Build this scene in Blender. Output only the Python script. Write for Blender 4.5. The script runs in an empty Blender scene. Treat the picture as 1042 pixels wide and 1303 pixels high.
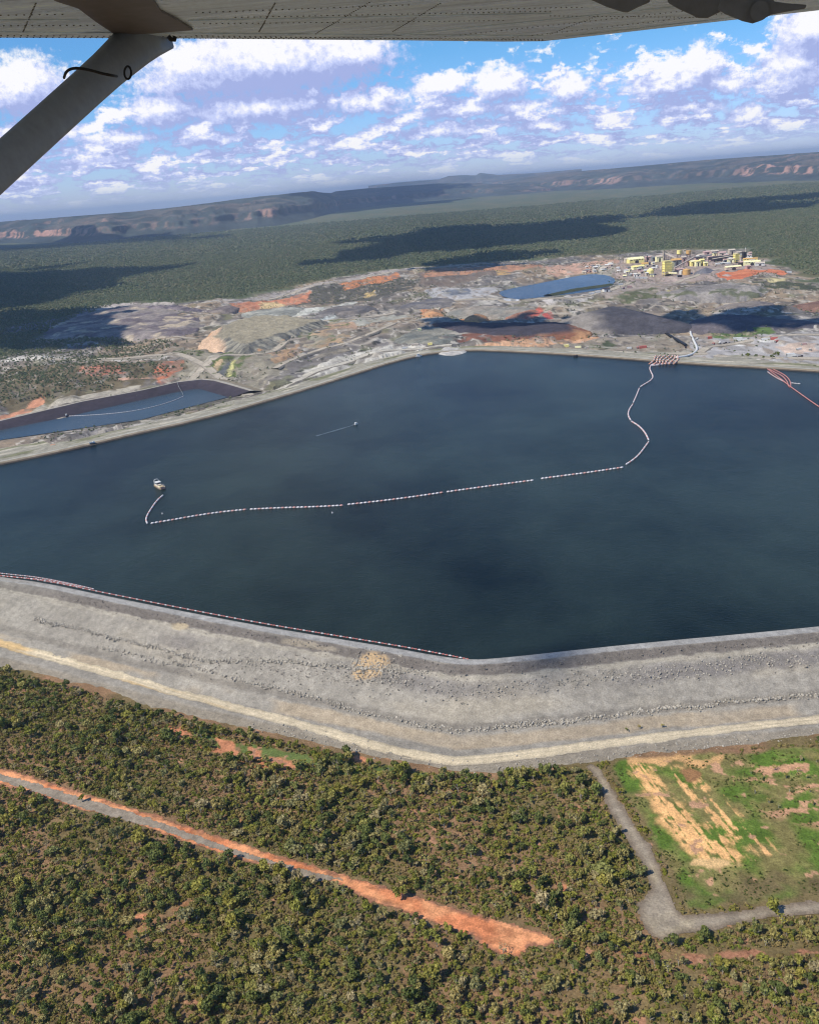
import bpy, bmesh, math, random
import numpy as np
from mathutils import Vector, Matrix

random.seed(7)
rng = np.random.default_rng(11)
D = bpy.data
SC = bpy.context.scene
COL = SC.collection

# ------------------------------------------------------------------ camera geometry
PW, PH, FPX = 1042.0, 1303.0, 1170.0
PITCH, ROLL = math.radians(19.55), math.radians(4.75)
CAMZ = 300.0
FWD = np.array([0, math.cos(PITCH), -math.sin(PITCH)])
R0 = np.array([1.0, 0, 0]); U0 = np.array([0, math.sin(PITCH), math.cos(PITCH)])
RGT = R0 * math.cos(ROLL) - U0 * math.sin(ROLL)
UPV = U0 * math.cos(ROLL) + R0 * math.sin(ROLL)
CAM = np.array([0, 0, CAMZ])


def ray(px, py):
    return FWD + RGT * ((px - PW / 2) / FPX) + UPV * ((PH / 2 - py) / FPX)


def G(px, py, z=0.0):
    """the spot on the level z that the photo shows at px, py"""
    d = ray(px, py)
    t = (z - CAMZ) / d[2]
    return CAM + d * t


def near_pt(px, py, dist):
    d = ray(px, py); d = d / np.linalg.norm(d)
    return CAM + d * dist


def proj(p):
    v = np.asarray(p) - CAM
    w = v @ FWD
    return PW / 2 + FPX * (v @ RGT) / w, PH / 2 - FPX * (v @ UPV) / w, w


def W2(pts, z=0.0):
    return np.array([G(a, b, z)[:2] for a, b in pts])


# ------------------------------------------------------------------ sun
SUN_EL = math.radians(50.0)
_sx, _sy = -0.88, -0.48
_n = math.hypot(_sx, _sy)
TO_SUN = np.array([_sx / _n * math.cos(SUN_EL), _sy / _n * math.cos(SUN_EL), math.sin(SUN_EL)])


# ------------------------------------------------------------------ numeric helpers
def lin(c):
    c = np.asarray(c, float) / 255.0
    return np.where(c <= 0.04045, c / 12.92, ((c + 0.055) / 1.055) ** 2.4)


def alb(r, g, b, k=0.78, sat=1.0):
    c = lin((r, g, b)) * k
    return c.mean() + (c - c.mean()) * sat


def hash2(ix, iy, seed):
    h = (ix.astype(np.int64) * 374761393 + iy.astype(np.int64) * 668265263 + seed * 1442695041) & 0x7fffffff
    h = ((h ^ (h >> 13)) * 1274126177) & 0x7fffffff
    h = h ^ (h >> 16)
    return (h & 0xffff) / 65535.0


def vnoise(x, y, seed=0):
    x = np.asarray(x, float); y = np.asarray(y, float)
    ix = np.floor(x); iy = np.floor(y)
    fx = x - ix; fy = y - iy
    fx = fx * fx * (3 - 2 * fx); fy = fy * fy * (3 - 2 * fy)
    a = hash2(ix, iy, seed); b = hash2(ix + 1, iy, seed)
    c = hash2(ix, iy + 1, seed); d = hash2(ix + 1, iy + 1, seed)
    return (a * (1 - fx) + b * fx) * (1 - fy) + (c * (1 - fx) + d * fx) * fy


def fbm(x, y, seed=0, octv=4, gain=0.5):
    s = 0; a = 1; t = 0; x = np.asarray(x, float); y = np.asarray(y, float)
    for i in range(octv):
        s = s + a * vnoise(x, y, seed + i * 17); t += a
        a *= gain; x = x * 2.03 + 13.7; y = y * 2.03 + 7.1
    return s / t


def sstep(a, b, x):
    t = np.clip((np.asarray(x, float) - a) / (b - a), 0, 1)
    return t * t * (3 - 2 * t)


def sdist(x, y, poly, arc=False):
    """signed distance to a polygon, positive inside; with arc also where along the outline"""
    x = np.asarray(x, float); y = np.asarray(y, float)
    best = np.full(x.shape, 1e18); ins = np.zeros(x.shape, bool); s = np.zeros(x.shape)
    n = len(poly); acc = 0.0
    for i in range(n):
        ax, ay = poly[i]; bx, by = poly[(i + 1) % n]
        dx, dy = bx - ax, by - ay
        L2 = dx * dx + dy * dy
        if L2 < 1e-9: continue
        t = np.clip(((x - ax) * dx + (y - ay) * dy) / L2, 0, 1)
        d = (x - ax - t * dx) ** 2 + (y - ay - t * dy) ** 2
        m = d < best
        best = np.where(m, d, best)
        if arc: s = np.where(m, acc + t * math.sqrt(L2), s)
        acc += math.sqrt(L2)
        c = ((ay > y) != (by > y)) & (x < (bx - ax) * (y - ay) / (by - ay + 1e-12) + ax)
        ins ^= c
    d = np.sqrt(best) * np.where(ins, 1, -1)
    return (d, s) if arc else d


def chaikin(p, n=2, closed=False):
    p = [np.asarray(a, float) for a in p]
    for _ in range(n):
        q = []
        m = len(p) if closed else len(p) - 1
        if not closed: q.append(p[0])
        for i in range(m):
            a, b = p[i], p[(i + 1) % len(p)]
            q += [a * .75 + b * .25, a * .25 + b * .75]
        if not closed: q.append(p[-1])
        p = q
    return np.array(p)


def resample(p, step, closed=False):
    p = np.asarray(p, float)
    if closed: p = np.vstack([p, p[:1]])
    seg = np.linalg.norm(np.diff(p, axis=0), axis=1)
    s = np.concatenate([[0], np.cumsum(seg)])
    n = max(2, int(s[-1] / step) + 1)
    t = np.linspace(0, s[-1], n)
    if closed: t = t[:-1]
    return np.stack([np.interp(t, s, p[:, k]) for k in range(p.shape[1])], 1), t


# ------------------------------------------------------------------ object helpers
def tag(o, label=None, cat=None, group=None, kind=None):
    if label: o['label'] = label
    if cat: o['category'] = cat
    if group: o['group'] = group
    if kind: o['kind'] = kind
    return o


def empty(name, loc, label=None, cat=None, group=None, rz=0.0):
    o = D.objects.new(name, None); COL.objects.link(o)
    o.location = tuple(float(v) for v in loc); o.rotation_euler = (0, 0, rz)
    o.empty_display_size = 1
    return tag(o, label, cat, group)


def link_mesh(name, me, mats, parent=None):
    for m in (mats if isinstance(mats, (list, tuple)) else [mats]): me.materials.append(m)
    o = D.objects.new(name, me); COL.objects.link(o)
    if parent is not None: o.parent = parent
    return o


def mesh_np(name, verts, faces, cols=None, smooth=False):
    """verts (n,3), faces (m,3|4) numpy arrays -> mesh with an optional colour attribute"""
    verts = np.ascontiguousarray(verts, np.float32); faces = np.ascontiguousarray(faces, np.int32)
    me = D.meshes.new(name)
    k = faces.shape[1]; m = len(faces)
    me.vertices.add(len(verts)); me.vertices.foreach_set('co', verts.ravel())
    me.loops.add(m * k); me.loops.foreach_set('vertex_index', faces.ravel())
    me.polygons.add(m)
    me.polygons.foreach_set('loop_start', np.arange(0, m * k, k, dtype=np.int32))
    me.polygons.foreach_set('loop_total', np.full(m, k, np.int32))
    if smooth: me.polygons.foreach_set('use_smooth', np.ones(m, bool))
    me.update(calc_edges=True)
    if cols is not None:
        a = me.color_attributes.new('Col', 'FLOAT_COLOR', 'POINT')
        c = np.ones((len(verts), 4), np.float32); c[:, :3] = np.clip(cols, 0, 1)
        a.data.foreach_set('color', c.ravel())
    me.validate()
    return me


def grid_faces(nr, nc, closed=False):
    i = np.arange(nr - 1)[:, None]; j = np.arange(nc if closed else nc - 1)[None, :]
    j2 = (j + 1) % nc
    a = i * nc + j; b = i * nc + j2; c = (i + 1) * nc + j2; d = (i + 1) * nc + j
    return np.stack([np.broadcast_to(v, (nr - 1, j.shape[1])) for v in (a, b, c, d)], -1).reshape(-1, 4)


class MB:
    """collects boxes, tubes and prisms; build() links them as ONE mesh object"""
    def __init__(s): s.v = []; s.f = []; s.m = []

    def add(s, vs, fs, mi=0):
        o = len(s.v)
        s.v += [tuple(float(c) for c in p) for p in vs]
        for f in fs: s.f.append(tuple(i + o for i in f)); s.m.append(mi)
        return s

    def box(s, x0, x1, y0, y1, z0, z1, mi=0):
        return s.add([(x0, y0, z0), (x1, y0, z0), (x1, y1, z0), (x0, y1, z0), (x0, y0, z1), (x1, y0, z1), (x1, y1, z1), (x0, y1, z1)],
                     [(0, 3, 2, 1), (4, 5, 6, 7), (0, 1, 5, 4), (1, 2, 6, 5), (2, 3, 7, 6), (3, 0, 4, 7)], mi)

    def tube(s, pts, rad, n=8, mi=0, cap=True):
        pts = [np.asarray(p, float) for p in pts]
        rs = rad if isinstance(rad, (list, tuple, np.ndarray)) else [rad] * len(pts)
        vs = []; fs = []
        for i, p in enumerate(pts):
            t = pts[min(i + 1, len(pts) - 1)] - pts[max(i - 1, 0)]
            t = t / (np.linalg.norm(t) + 1e-12)
            a = np.cross(t, (0, 0, 1.0))
            if np.linalg.norm(a) < 1e-3: a = np.cross(t, (0, 1.0, 0))
            a /= np.linalg.norm(a); b = np.cross(t, a)
            for k in range(n):
                w = 2 * math.pi * k / n
                vs.append(p + rs[i] * (a * math.cos(w) + b * math.sin(w)))
        for i in range(len(pts) - 1):
            for k in range(n):
                k2 = (k + 1) % n
                fs.append((i * n + k, i * n + k2, (i + 1) * n + k2, (i + 1) * n + k))
        if cap:
            fs.append(tuple(range(n))[::-1]); fs.append(tuple((len(pts) - 1) * n + k for k in range(n)))
        return s.add(vs, fs, mi)

    def lathe(s, prof, n=16, cx=0, cy=0, mi=0):
        vs = []; fs = []
        for r, z in prof:
            for k in range(n):
                w = 2 * math.pi * k / n
                vs.append((cx + r * math.cos(w), cy + r * math.sin(w), z))
        for i in range(len(prof) - 1):
            for k in range(n):
                k2 = (k + 1) % n
                fs.append((i * n + k, i * n + k2, (i + 1) * n + k2, (i + 1) * n + k))
        fs.append(tuple(range(n))[::-1]); fs.append(tuple((len(prof) - 1) * n + k for k in range(n)))
        return s.add(vs, fs, mi)

    def prism(s, outline, depth_vec, mi=0):
        """outline: list of 3-D points; extruded along depth_vec"""
        n = len(outline); dv = np.asarray(depth_vec, float)
        a = [np.asarray(p, float) for p in outline]
        vs = a + [p + dv for p in a]
        fs = [tuple(range(n))[::-1], tuple(range(n, 2 * n))]
        for i in range(n):
            j = (i + 1) % n
            fs.append((i, j, n + j, n + i))
        return s.add(vs, fs, mi)

    def build(s, name, mats, parent=None, smooth=False, recalc=True):
        me = D.meshes.new(name); me.from_pydata(s.v, [], s.f)
        me.polygons.foreach_set('material_index', np.array(s.m, np.int32))
        if smooth: me.polygons.foreach_set('use_smooth', np.ones(len(s.f), bool))
        if recalc:
            bm = bmesh.new(); bm.from_mesh(me); bmesh.ops.recalc_face_normals(bm, faces=bm.faces); bm.to_mesh(me); bm.free()
        me.update()
        return link_mesh(name, me, mats, parent)


def copy_tree(o, parent=None):
    c = o.copy(); COL.objects.link(c)
    if parent is not None: c.parent = parent
    for ch in list(o.children): copy_tree(ch, c)
    return c


# ------------------------------------------------------------------ materials
def new_mat(name):
    m = D.materials.new(name); m.use_nodes = True
    nt = m.node_tree; b = nt.nodes['Principled BSDF']
    return m, nt, b


def node(nt, typ, **kw):
    n = nt.nodes.new(typ)
    for k, v in kw.items(): setattr(n, k, v)
    return n


def noise_fac(nt, scale, detail=4, lo=0.8, hi=1.2, coord='Object', stretch=None, rough=0.6):
    tc = node(nt, 'ShaderNodeTexCoord')
    n = node(nt, 'ShaderNodeTexNoise'); n.inputs['Scale'].default_value = scale; n.inputs['Detail'].default_value = detail
    n.inputs['Roughness'].default_value = rough
    src = tc.outputs[coord]
    if stretch:
        mp = node(nt, 'ShaderNodeMapping'); mp.inputs['Scale'].default_value = stretch
        nt.links.new(src, mp.inputs[0]); src = mp.outputs[0]
    nt.links.new(src, n.inputs['Vector'])
    r = node(nt, 'ShaderNodeMapRange'); r.inputs[1].default_value = 0.3; r.inputs[2].default_value = 0.7
    r.inputs[3].default_value = lo; r.inputs[4].default_value = hi
    nt.links.new(n.outputs[0], r.inputs[0])
    return r.outputs[0], n.outputs[0]


def mulcol(nt, col, fac):
    v = node(nt, 'ShaderNodeVectorMath', operation='SCALE')
    nt.links.new(col, v.inputs[0]); nt.links.new(fac, v.inputs['Scale'])
    return v.outputs[0]


def plain(name, col, rough=0.7, metal=0.0, scale=1.5, var=0.18, spec=0.3):
    m, nt, b = new_mat(name)
    rgb = node(nt, 'ShaderNodeRGB'); rgb.outputs[0].default_value = (*[float(c) for c in col], 1)
    f, _ = noise_fac(nt, scale, 4, 1 - var, 1 + var)
    nt.links.new(mulcol(nt, rgb.outputs[0], f), b.inputs['Base Color'])
    b.inputs['Roughness'].default_value = rough; b.inputs['Metallic'].default_value = metal
    b.inputs['Specular IOR Level'].default_value = spec
    return m


def earth_mat(name, fine=0.9, mid=0.12, big=0.018, bump=0.5, var=(0.72, 1.28)):
    m, nt, b = new_mat(name)
    at = node(nt, 'ShaderNodeVertexColor'); at.layer_name = 'Col'
    f1, n1 = noise_fac(nt, fine, 5, *var, rough=0.7)
    f2, n2 = noise_fac(nt, mid, 5, 0.82, 1.18, rough=0.65)
    f3, n3 = noise_fac(nt, big, 4, 0.88, 1.12)
    c = mulcol(nt, mulcol(nt, mulcol(nt, at.outputs[0], f1), f2), f3)
    nt.links.new(c, b.inputs['Base Color'])
    b.inputs['Roughness'].default_value = 0.95; b.inputs['Specular IOR Level'].default_value = 0.08
    ad = node(nt, 'ShaderNodeMath', operation='MULTIPLY_ADD'); ad.inputs[1].default_value = 3.0
    nt.links.new(n2, ad.inputs[0]); nt.links.new(n1, ad.inputs[2])
    bp = node(nt, 'ShaderNodeBump'); bp.inputs['Strength'].default_value = bump; bp.inputs['Distance'].default_value = 0.5
    nt.links.new(ad.outputs[0], bp.inputs['Height']); nt.links.new(bp.outputs[0], b.inputs['Normal'])
    return m


def leaf_mat(name, cols, rough=0.75):
    m, nt, b = new_mat(name)
    oi = node(nt, 'ShaderNodeObjectInfo')
    cr = node(nt, 'ShaderNodeValToRGB')
    el = cr.color_ramp.elements
    while len(el) < len(cols): el.new(0.5)
    for i, c in enumerate(cols):
        el[i].position = i / (len(cols) - 1); el[i].color = (*[float(v) for v in c], 1)
    nt.links.new(oi.outputs['Random'], cr.inputs[0])
    f, _ = noise_fac(nt, 0.55, 3, 0.62, 1.45)
    nt.links.new(mulcol(nt, cr.outputs[0], f), b.inputs['Base Color'])
    b.inputs['Roughness'].default_value = rough; b.inputs['Specular IOR Level'].default_value = 0.15
    tr = node(nt, 'ShaderNodeBsdfTranslucent')
    nt.links.new(mulcol(nt, cr.outputs[0], f), tr.inputs[0])
    mx = node(nt, 'ShaderNodeMixShader'); mx.inputs[0].default_value = 0.22
    nt.links.new(b.outputs[0], mx.inputs[1]); nt.links.new(tr.outputs[0], mx.inputs[2])
    out = [n for n in nt.nodes if n.type == 'OUTPUT_MATERIAL'][0]
    nt.links.new(mx.outputs[0], out.inputs[0])
    return m


def water_mat(name, base, mottle, rough=0.22, wave=0.35, spec=0.5, bump=0.4):
    m, nt, b = new_mat(name)
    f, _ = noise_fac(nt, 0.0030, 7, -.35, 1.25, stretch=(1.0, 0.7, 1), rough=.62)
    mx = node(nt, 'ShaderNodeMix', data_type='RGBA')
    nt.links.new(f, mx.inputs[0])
    mx.clamp_factor = True; mx.inputs[6].default_value = (*base, 1); mx.inputs[7].default_value = (*mottle, 1)
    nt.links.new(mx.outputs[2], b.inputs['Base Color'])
    b.inputs['IOR'].default_value = 1.33; b.inputs['Specular IOR Level'].default_value = spec
    fr, _ = noise_fac(nt, 0.006, 5, rough * 0.8, rough * 1.25, stretch=(1.2, 0.5, 1))
    nt.links.new(fr, b.inputs['Roughness'])
    _, n1 = noise_fac(nt, wave, 5, 0, 1, stretch=(1, 1.6, 1), rough=0.6)
    _, n2 = noise_fac(nt, wave * 0.13, 3, 0, 1, stretch=(1.4, 1, 1))
    ad = node(nt, 'ShaderNodeMath', operation='ADD'); nt.links.new(n1, ad.inputs[0]); nt.links.new(n2, ad.inputs[1])
    bp = node(nt, 'ShaderNodeBump'); bp.inputs['Strength'].default_value = bump; bp.inputs['Distance'].default_value = 0.6
    nt.links.new(ad.outputs[0], bp.inputs['Height']); nt.links.new(bp.outputs[0], b.inputs['Normal'])
    return m


M = {}
M['earth'] = earth_mat('earth', var=(.58, 1.42), bump=.7)
M['earth_far'] = earth_mat('earth_far', fine=0.25, mid=0.05, big=0.006, bump=0.6)
M['rock_cliff'] = earth_mat('rock_cliff', fine=0.03, mid=0.008, big=0.002, bump=0.3)
M['gravel'] = earth_mat('gravel', fine=1.0, mid=0.2, bump=0.55, var=(.70, 1.30))
M['boulder'] = plain('boulder', alb(184, 175, 160), 0.9, scale=0.3, var=0.45)
M['boulder_dark'] = plain('boulder_dark', alb(146, 138, 128), 0.9, scale=0.3, var=0.45)
M['water'] = water_mat('water', (0.025, 0.041, 0.038), (0.0008, 0.0055, 0.0075), rough=0.2, spec=0.09, bump=.7)  # dark mottles put cloud reflection and shadow into the colour, beside pale silt
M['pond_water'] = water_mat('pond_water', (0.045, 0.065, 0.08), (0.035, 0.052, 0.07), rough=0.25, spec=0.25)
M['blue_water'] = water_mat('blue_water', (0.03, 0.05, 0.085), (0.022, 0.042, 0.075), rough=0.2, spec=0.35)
M['liner'] = earth_mat('liner', var=(0.9, 1.1))
M['bark'] = plain('bark', alb(190, 180, 164), 0.9, scale=2, var=0.3)
LEAF = [alb(108, 110, 54, 1.5, 1.12), alb(128, 120, 66, 1.55, 1.12), alb(112, 114, 60, 1.5, 1.12), alb(142, 128, 84, 1.5, 1.05), alb(102, 108, 62, 1.5, 1.1), alb(148, 134, 100, 1.45, 1.0), alb(122, 118, 62, 1.55, 1.12)]
M['leaf'] = leaf_mat('leaf', LEAF)
M['leaf_dark'] = leaf_mat('leaf_dark', [alb(84, 92, 50, 1.25, 1.05), alb(102, 106, 58, 1.35, 1.05), alb(90, 98, 58, 1.25, 1.05)])
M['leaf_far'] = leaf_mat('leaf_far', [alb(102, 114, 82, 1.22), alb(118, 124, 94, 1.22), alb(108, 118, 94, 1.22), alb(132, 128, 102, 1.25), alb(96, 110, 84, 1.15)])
M['shrub'] = leaf_mat('shrub', [alb(120, 120, 60, 1.2, 1.2), alb(140, 120, 80, 1.2), alb(108, 118, 60, 1.2, 1.2), alb(150, 128, 94, 1.2), alb(114, 112, 60, 1.2, 1.2)])
M['grass_tuft'] = leaf_mat('grass_tuft', [alb(110, 118, 60), alb(98, 112, 58), alb(130, 124, 74)])
M['yellow'] = plain('yellow', alb(248, 232, 150, 1.0), 0.6, scale=0.12)
M['pale_yellow'] = plain('pale_yellow', alb(246, 238, 186, 1.0), 0.6, scale=0.12)
M['orange_roof'] = plain('orange_roof', alb(232, 184, 116), 0.6, scale=0.12)
M['white'] = plain('white', alb(240, 238, 232), 0.5, scale=0.2, var=0.08)
M['cream'] = plain('cream', alb(226, 210, 190), 0.6, scale=0.15)
M['pink_wall'] = plain('pink_wall', alb(214, 180, 172), 0.7, scale=0.15)
M['grey_wall'] = plain('grey_wall', alb(150, 152, 150), 0.7, scale=0.15)
M['dark_steel'] = plain('dark_steel', alb(74, 66, 70), 0.6, scale=0.2)
M['glass'] = plain('glass', (0.03, 0.04, 0.05), 0.1, spec=0.6)
M['red'] = plain('red', alb(206, 118, 106), 0.6, scale=0.3)
M['pink_float'] = plain('pink_float', alb(224, 168, 160), 0.6, scale=0.5)
M['white_float'] = plain('white_float', alb(236, 226, 226), 0.55, scale=0.5, var=0.1)
M['shore_red'] = plain('shore_red', alb(196, 112, 104), 0.6, scale=0.3)
M['pale_orange'] = plain('pale_orange', alb(224, 164, 138), 0.6, scale=0.3)
M['black'] = plain('black', (0.015, 0.015, 0.017), 0.6)
M['tan_deck'] = plain('tan_deck', alb(226, 206, 170), 0.7, scale=0.6)
M['hull'] = plain('hull', alb(170, 150, 128), 0.6, scale=0.5)
M['wake'] = plain('wake', (0.10, 0.13, 0.155), 0.6, scale=0.4, var=0.5)

# ------------------------------------------------------------------ the reservoir outline (water level z = 0)
apex = G(600, 840)[:2]
nearL = [G(a, b)[:2] for a, b in [(0, 734), (60, 742), (130, 757), (230, 777), (330, 796), (420, 811), (500, 824), (560, 835)]]
nearR = [G(a, b)[:2] for a, b in [(650, 836), (750, 825), (850, 815), (950, 806), (1042, 797)]]
far = [G(a, b)[:2] for a, b in [(1042, 474), (960, 469), (860, 463), (760, 455), (700, 451), (640, 448), (600, 446.5), (570, 449), (540, 452),
                                (500, 462), (450, 478), (400, 494), (330, 515), (250, 537), (180, 552), (100, 571), (50, 582), (0, 592)]]
dL = nearL[0] - nearL[3]; dL /= np.linalg.norm(dL)
dR = nearR[-1] - nearR[0]; dR /= np.linalg.norm(dR)
dFL = far[-1] - far[-4]; dFL /= np.linalg.norm(dFL)
dFR = far[0] - far[2]; dFR /= np.linalg.norm(dFR)
cornerNL = nearL[0] + dL * 170; cornerFL = far[-1] + dFL * 120
cornerNR = nearR[-1] + dR * 420; cornerFR = far[0] + dFR * 330
ring = [cornerNL] + nearL + [apex] + nearR + [cornerNR, cornerFR] + far + [cornerFL]
LAKE = chaikin(ring, 1, closed=True)
LAKE_C = LAKE.mean(0)

POND_W = -8.0
pond_far_px = [(-60, 560), (0, 546.6), (83, 531.5), (130, 519.5), (180, 508), (235, 496.5), (254, 494), (292, 505)]
pond_near_px = [(237, 519), (180, 534), (69, 550), (0, 560), (-60, 570)]
POND = W2(pond_far_px + pond_near_px, POND_W)
pond_crest_px = [(-60, 549), (0, 536), (52, 523), (104, 511), (180, 497), (217, 488), (252, 483), (270, 484.5), (316, 497)]
pond_far_wl_px = [(-60, 560), (0, 547.5), (45, 538.5), (104, 526), (180, 509), (222, 499.5), (250, 495), (262, 496), (293, 506)]

blue_px = [(632, 372), (650, 367), (678, 362), (708, 356), (735, 351), (752, 348.5), (773, 350), (784, 356), (778, 363), (768, 368), (735, 373), (700, 377), (662, 381), (643, 379)]
BLUE = W2(blue_px, -1.0)

# mine-ground outline
MINE = W2([(-200, 470), (0, 452), (70, 418), (120, 394), (180, 383), (235, 384), (300, 378), (400, 357), (470, 345), (540, 338), (620, 333), (700, 327), (790, 322),
           (860, 316), (940, 317), (1000, 340), (1042, 358), (1300, 372), (1400, 500), (1042, 480), (860, 470), (600, 455), (545, 460), (330, 524), (250, 545), (100, 580), (-100, 610)])


def base_level(y): return -24.0 + 24.5 * sstep(760, 980, y)


def H(x, y):
    """height of the ground"""
    x = np.asarray(x, float); y = np.asarray(y, float)
    r = np.hypot(x, y)
    z = base_level(y)
    z = z + (fbm(x / 60, y / 60, 3, 3) - 0.5) * 2.4 * sstep(150, 400, r)
    far_m = sstep(1900, 3500, r)
    z = z + far_m * (fbm(x / 900, y / 900, 5, 3) - 0.5) * 18
    b = (x > -1500) & (x < 2300) & (y > 800) & (y < 5200)
    if b.any():
        xb, yb = x[b], y[b]
        dm = sdist(xb, yb, MINE)
        k = sstep(0, 120, dm)
        hill = fbm(xb / 190, yb / 260, 21, 4) * 9
        fl = np.floor(hill); ter = fl + sstep(.62, 1.0, hill - fl)
        z[b] = z[b] + k * ((ter - 4.5) * 4.6 + (fbm(xb / 30, yb / 40, 23, 3) - .5) * 3.5)
        db = sdist(xb, yb, BLUE)
        z[b] = np.where(db > -60, np.minimum(z[b], np.where(db > 0, -3.5, -0.6 - db * 0.08)), z[b])
        dp = sdist(xb, yb, POND)
        z[b] = np.where(dp > -75, np.minimum(z[b], np.where(dp > 0, -12.0, -8.6 - dp * 0.12)), z[b])
    bl = (np.abs(x) < 2600) & (y > 300) & (y < 2400)
    if bl.any():
        dl = sdist(x[bl], y[bl], LAKE)
        zz = z[bl]
        zz = np.where(dl > -60, np.minimum(zz, -1.5), zz)
        z[bl] = np.where(dl > 4, -24.0, zz)
    return z


def H1(x, y): return float(H(np.array([x]), np.array([y]))[0])


NEAR_P = ([-8, 0, 3.5, 5, 10, 11, 22, 26, 72, 76, 88, 103, 106, 124], [-3, 0, 1.9, 1.7, 1.7, 1.9, -2.2, -2.6, -17.6, -17.9, -21.6, -22.0, -22.6, -25.5])
FAR_P = ([-8, 0, 4, 6, 14, 16, 45, 62, 124], [-3, 0, 2.2, 2.4, 2.3, 1.9, 1.6, -1.2, -6])


DSQ = 0.74


def phys(d): return np.where(np.asarray(d) < 11, d, 11 + (np.asarray(d) - 11) * DSQ)


def virt(d): return np.where(np.asarray(d) < 11, d, 11 + (np.asarray(d) - 11) / DSQ)


def S1(x, y):
    """height of the ground or of the dam lying on it"""
    z = H1(x, y)
    d = -float(sdist(np.array([x]), np.array([y]), LAKE)[0])
    if d < 0: return 0.0
    k = 1 - float(sstep(690, 860, y))
    if k > .5: d = float(virt(d))
    if d < 122: z = max(z, float(np.interp(d, *NEAR_P)) if k > .5 else float(np.interp(d, *FAR_P)))
    return z


def GH(px, py):
    """ground point seen at a pixel, with the relief"""
    p = G(px, py, 0.0)
    for _ in range(6):
        p = G(px, py, S1(p[0], p[1]))
    return np.array([p[0], p[1], S1(p[0], p[1])])


def WH(pts): return np.array([GH(a, b)[:2] for a, b in pts])


# ------------------------------------------------------------------ ground zones and colours
road_px = [(-40, 968), (0, 976), (50, 991), (100, 1007), (150, 1022), (200, 1038), (300, 1070), (400, 1102), (500, 1131), (600, 1162), (690, 1186), (709, 1195),
           (706, 1203), (672, 1205), (660, 1220), (634, 1214), (612, 1202), (598, 1190), (560, 1180), (520, 1163), (470, 1148), (430, 1127), (350, 1106), (300, 1094),
           (250, 1077), (200, 1060), (150, 1042), (100, 1031), (50, 1012), (0, 1000), (-40, 992)]
gravel_px = [(-40, 976), (0, 984), (60, 1001), (110, 1016), (180, 1037), (250, 1063), (300, 1080), (380, 1104), (430, 1116), (437, 1121), (400, 1121), (340, 1101), (280, 1084),
             (210, 1059), (160, 1046), (100, 1028), (50, 1010), (0, 995), (-40, 986)]
track_px = [(752, 972), (766, 980), (780, 1005), (796, 1031), (827, 1075), (847, 1122), (860, 1150), (868, 1164), (914, 1162), (986, 1152), (1042, 1145), (1120, 1134),
            (1120, 1152), (1042, 1164), (972, 1170), (914, 1184), (868, 1190), (842, 1198), (828, 1192), (812, 1172), (810, 1150), (826, 1132), (820, 1108), (804, 1080), (776, 1037), (757, 990), (744, 976)]
field_px = [(772, 975), (800, 962), (900, 958), (1042, 950), (1200, 945), (1200, 1130), (1042, 1142), (900, 1158), (872, 1158), (850, 1110), (812, 1040)]
ROAD, GRAV, TRACK, FIELD = (WH(p) for p in (road_px, gravel_px, track_px, field_px))
left_wood_px = [(-150, 560), (-150, 440), (0, 470), (20, 430), (120, 432), (150, 432), (215, 432), (222, 440), (195, 450), (150, 455), (110, 462), (210, 462), (238, 466), (195, 480), (110, 496), (40, 512), (10, 523), (-60, 545)]
LWOOD = WH(left_wood_px)

GREEN1, BROWN1, OLIVE1 = alb(96, 118, 56), alb(154, 122, 92), alb(132, 116, 80)


def zone(px, col, edge=12.0, amp=25.0, sc=60.0, k=1.0, z=0.0):
    col = np.asarray(col); m_ = col.mean()
    return (W2(px, z), m_ + (col - m_) * .8, edge, amp, sc, k)


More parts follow.
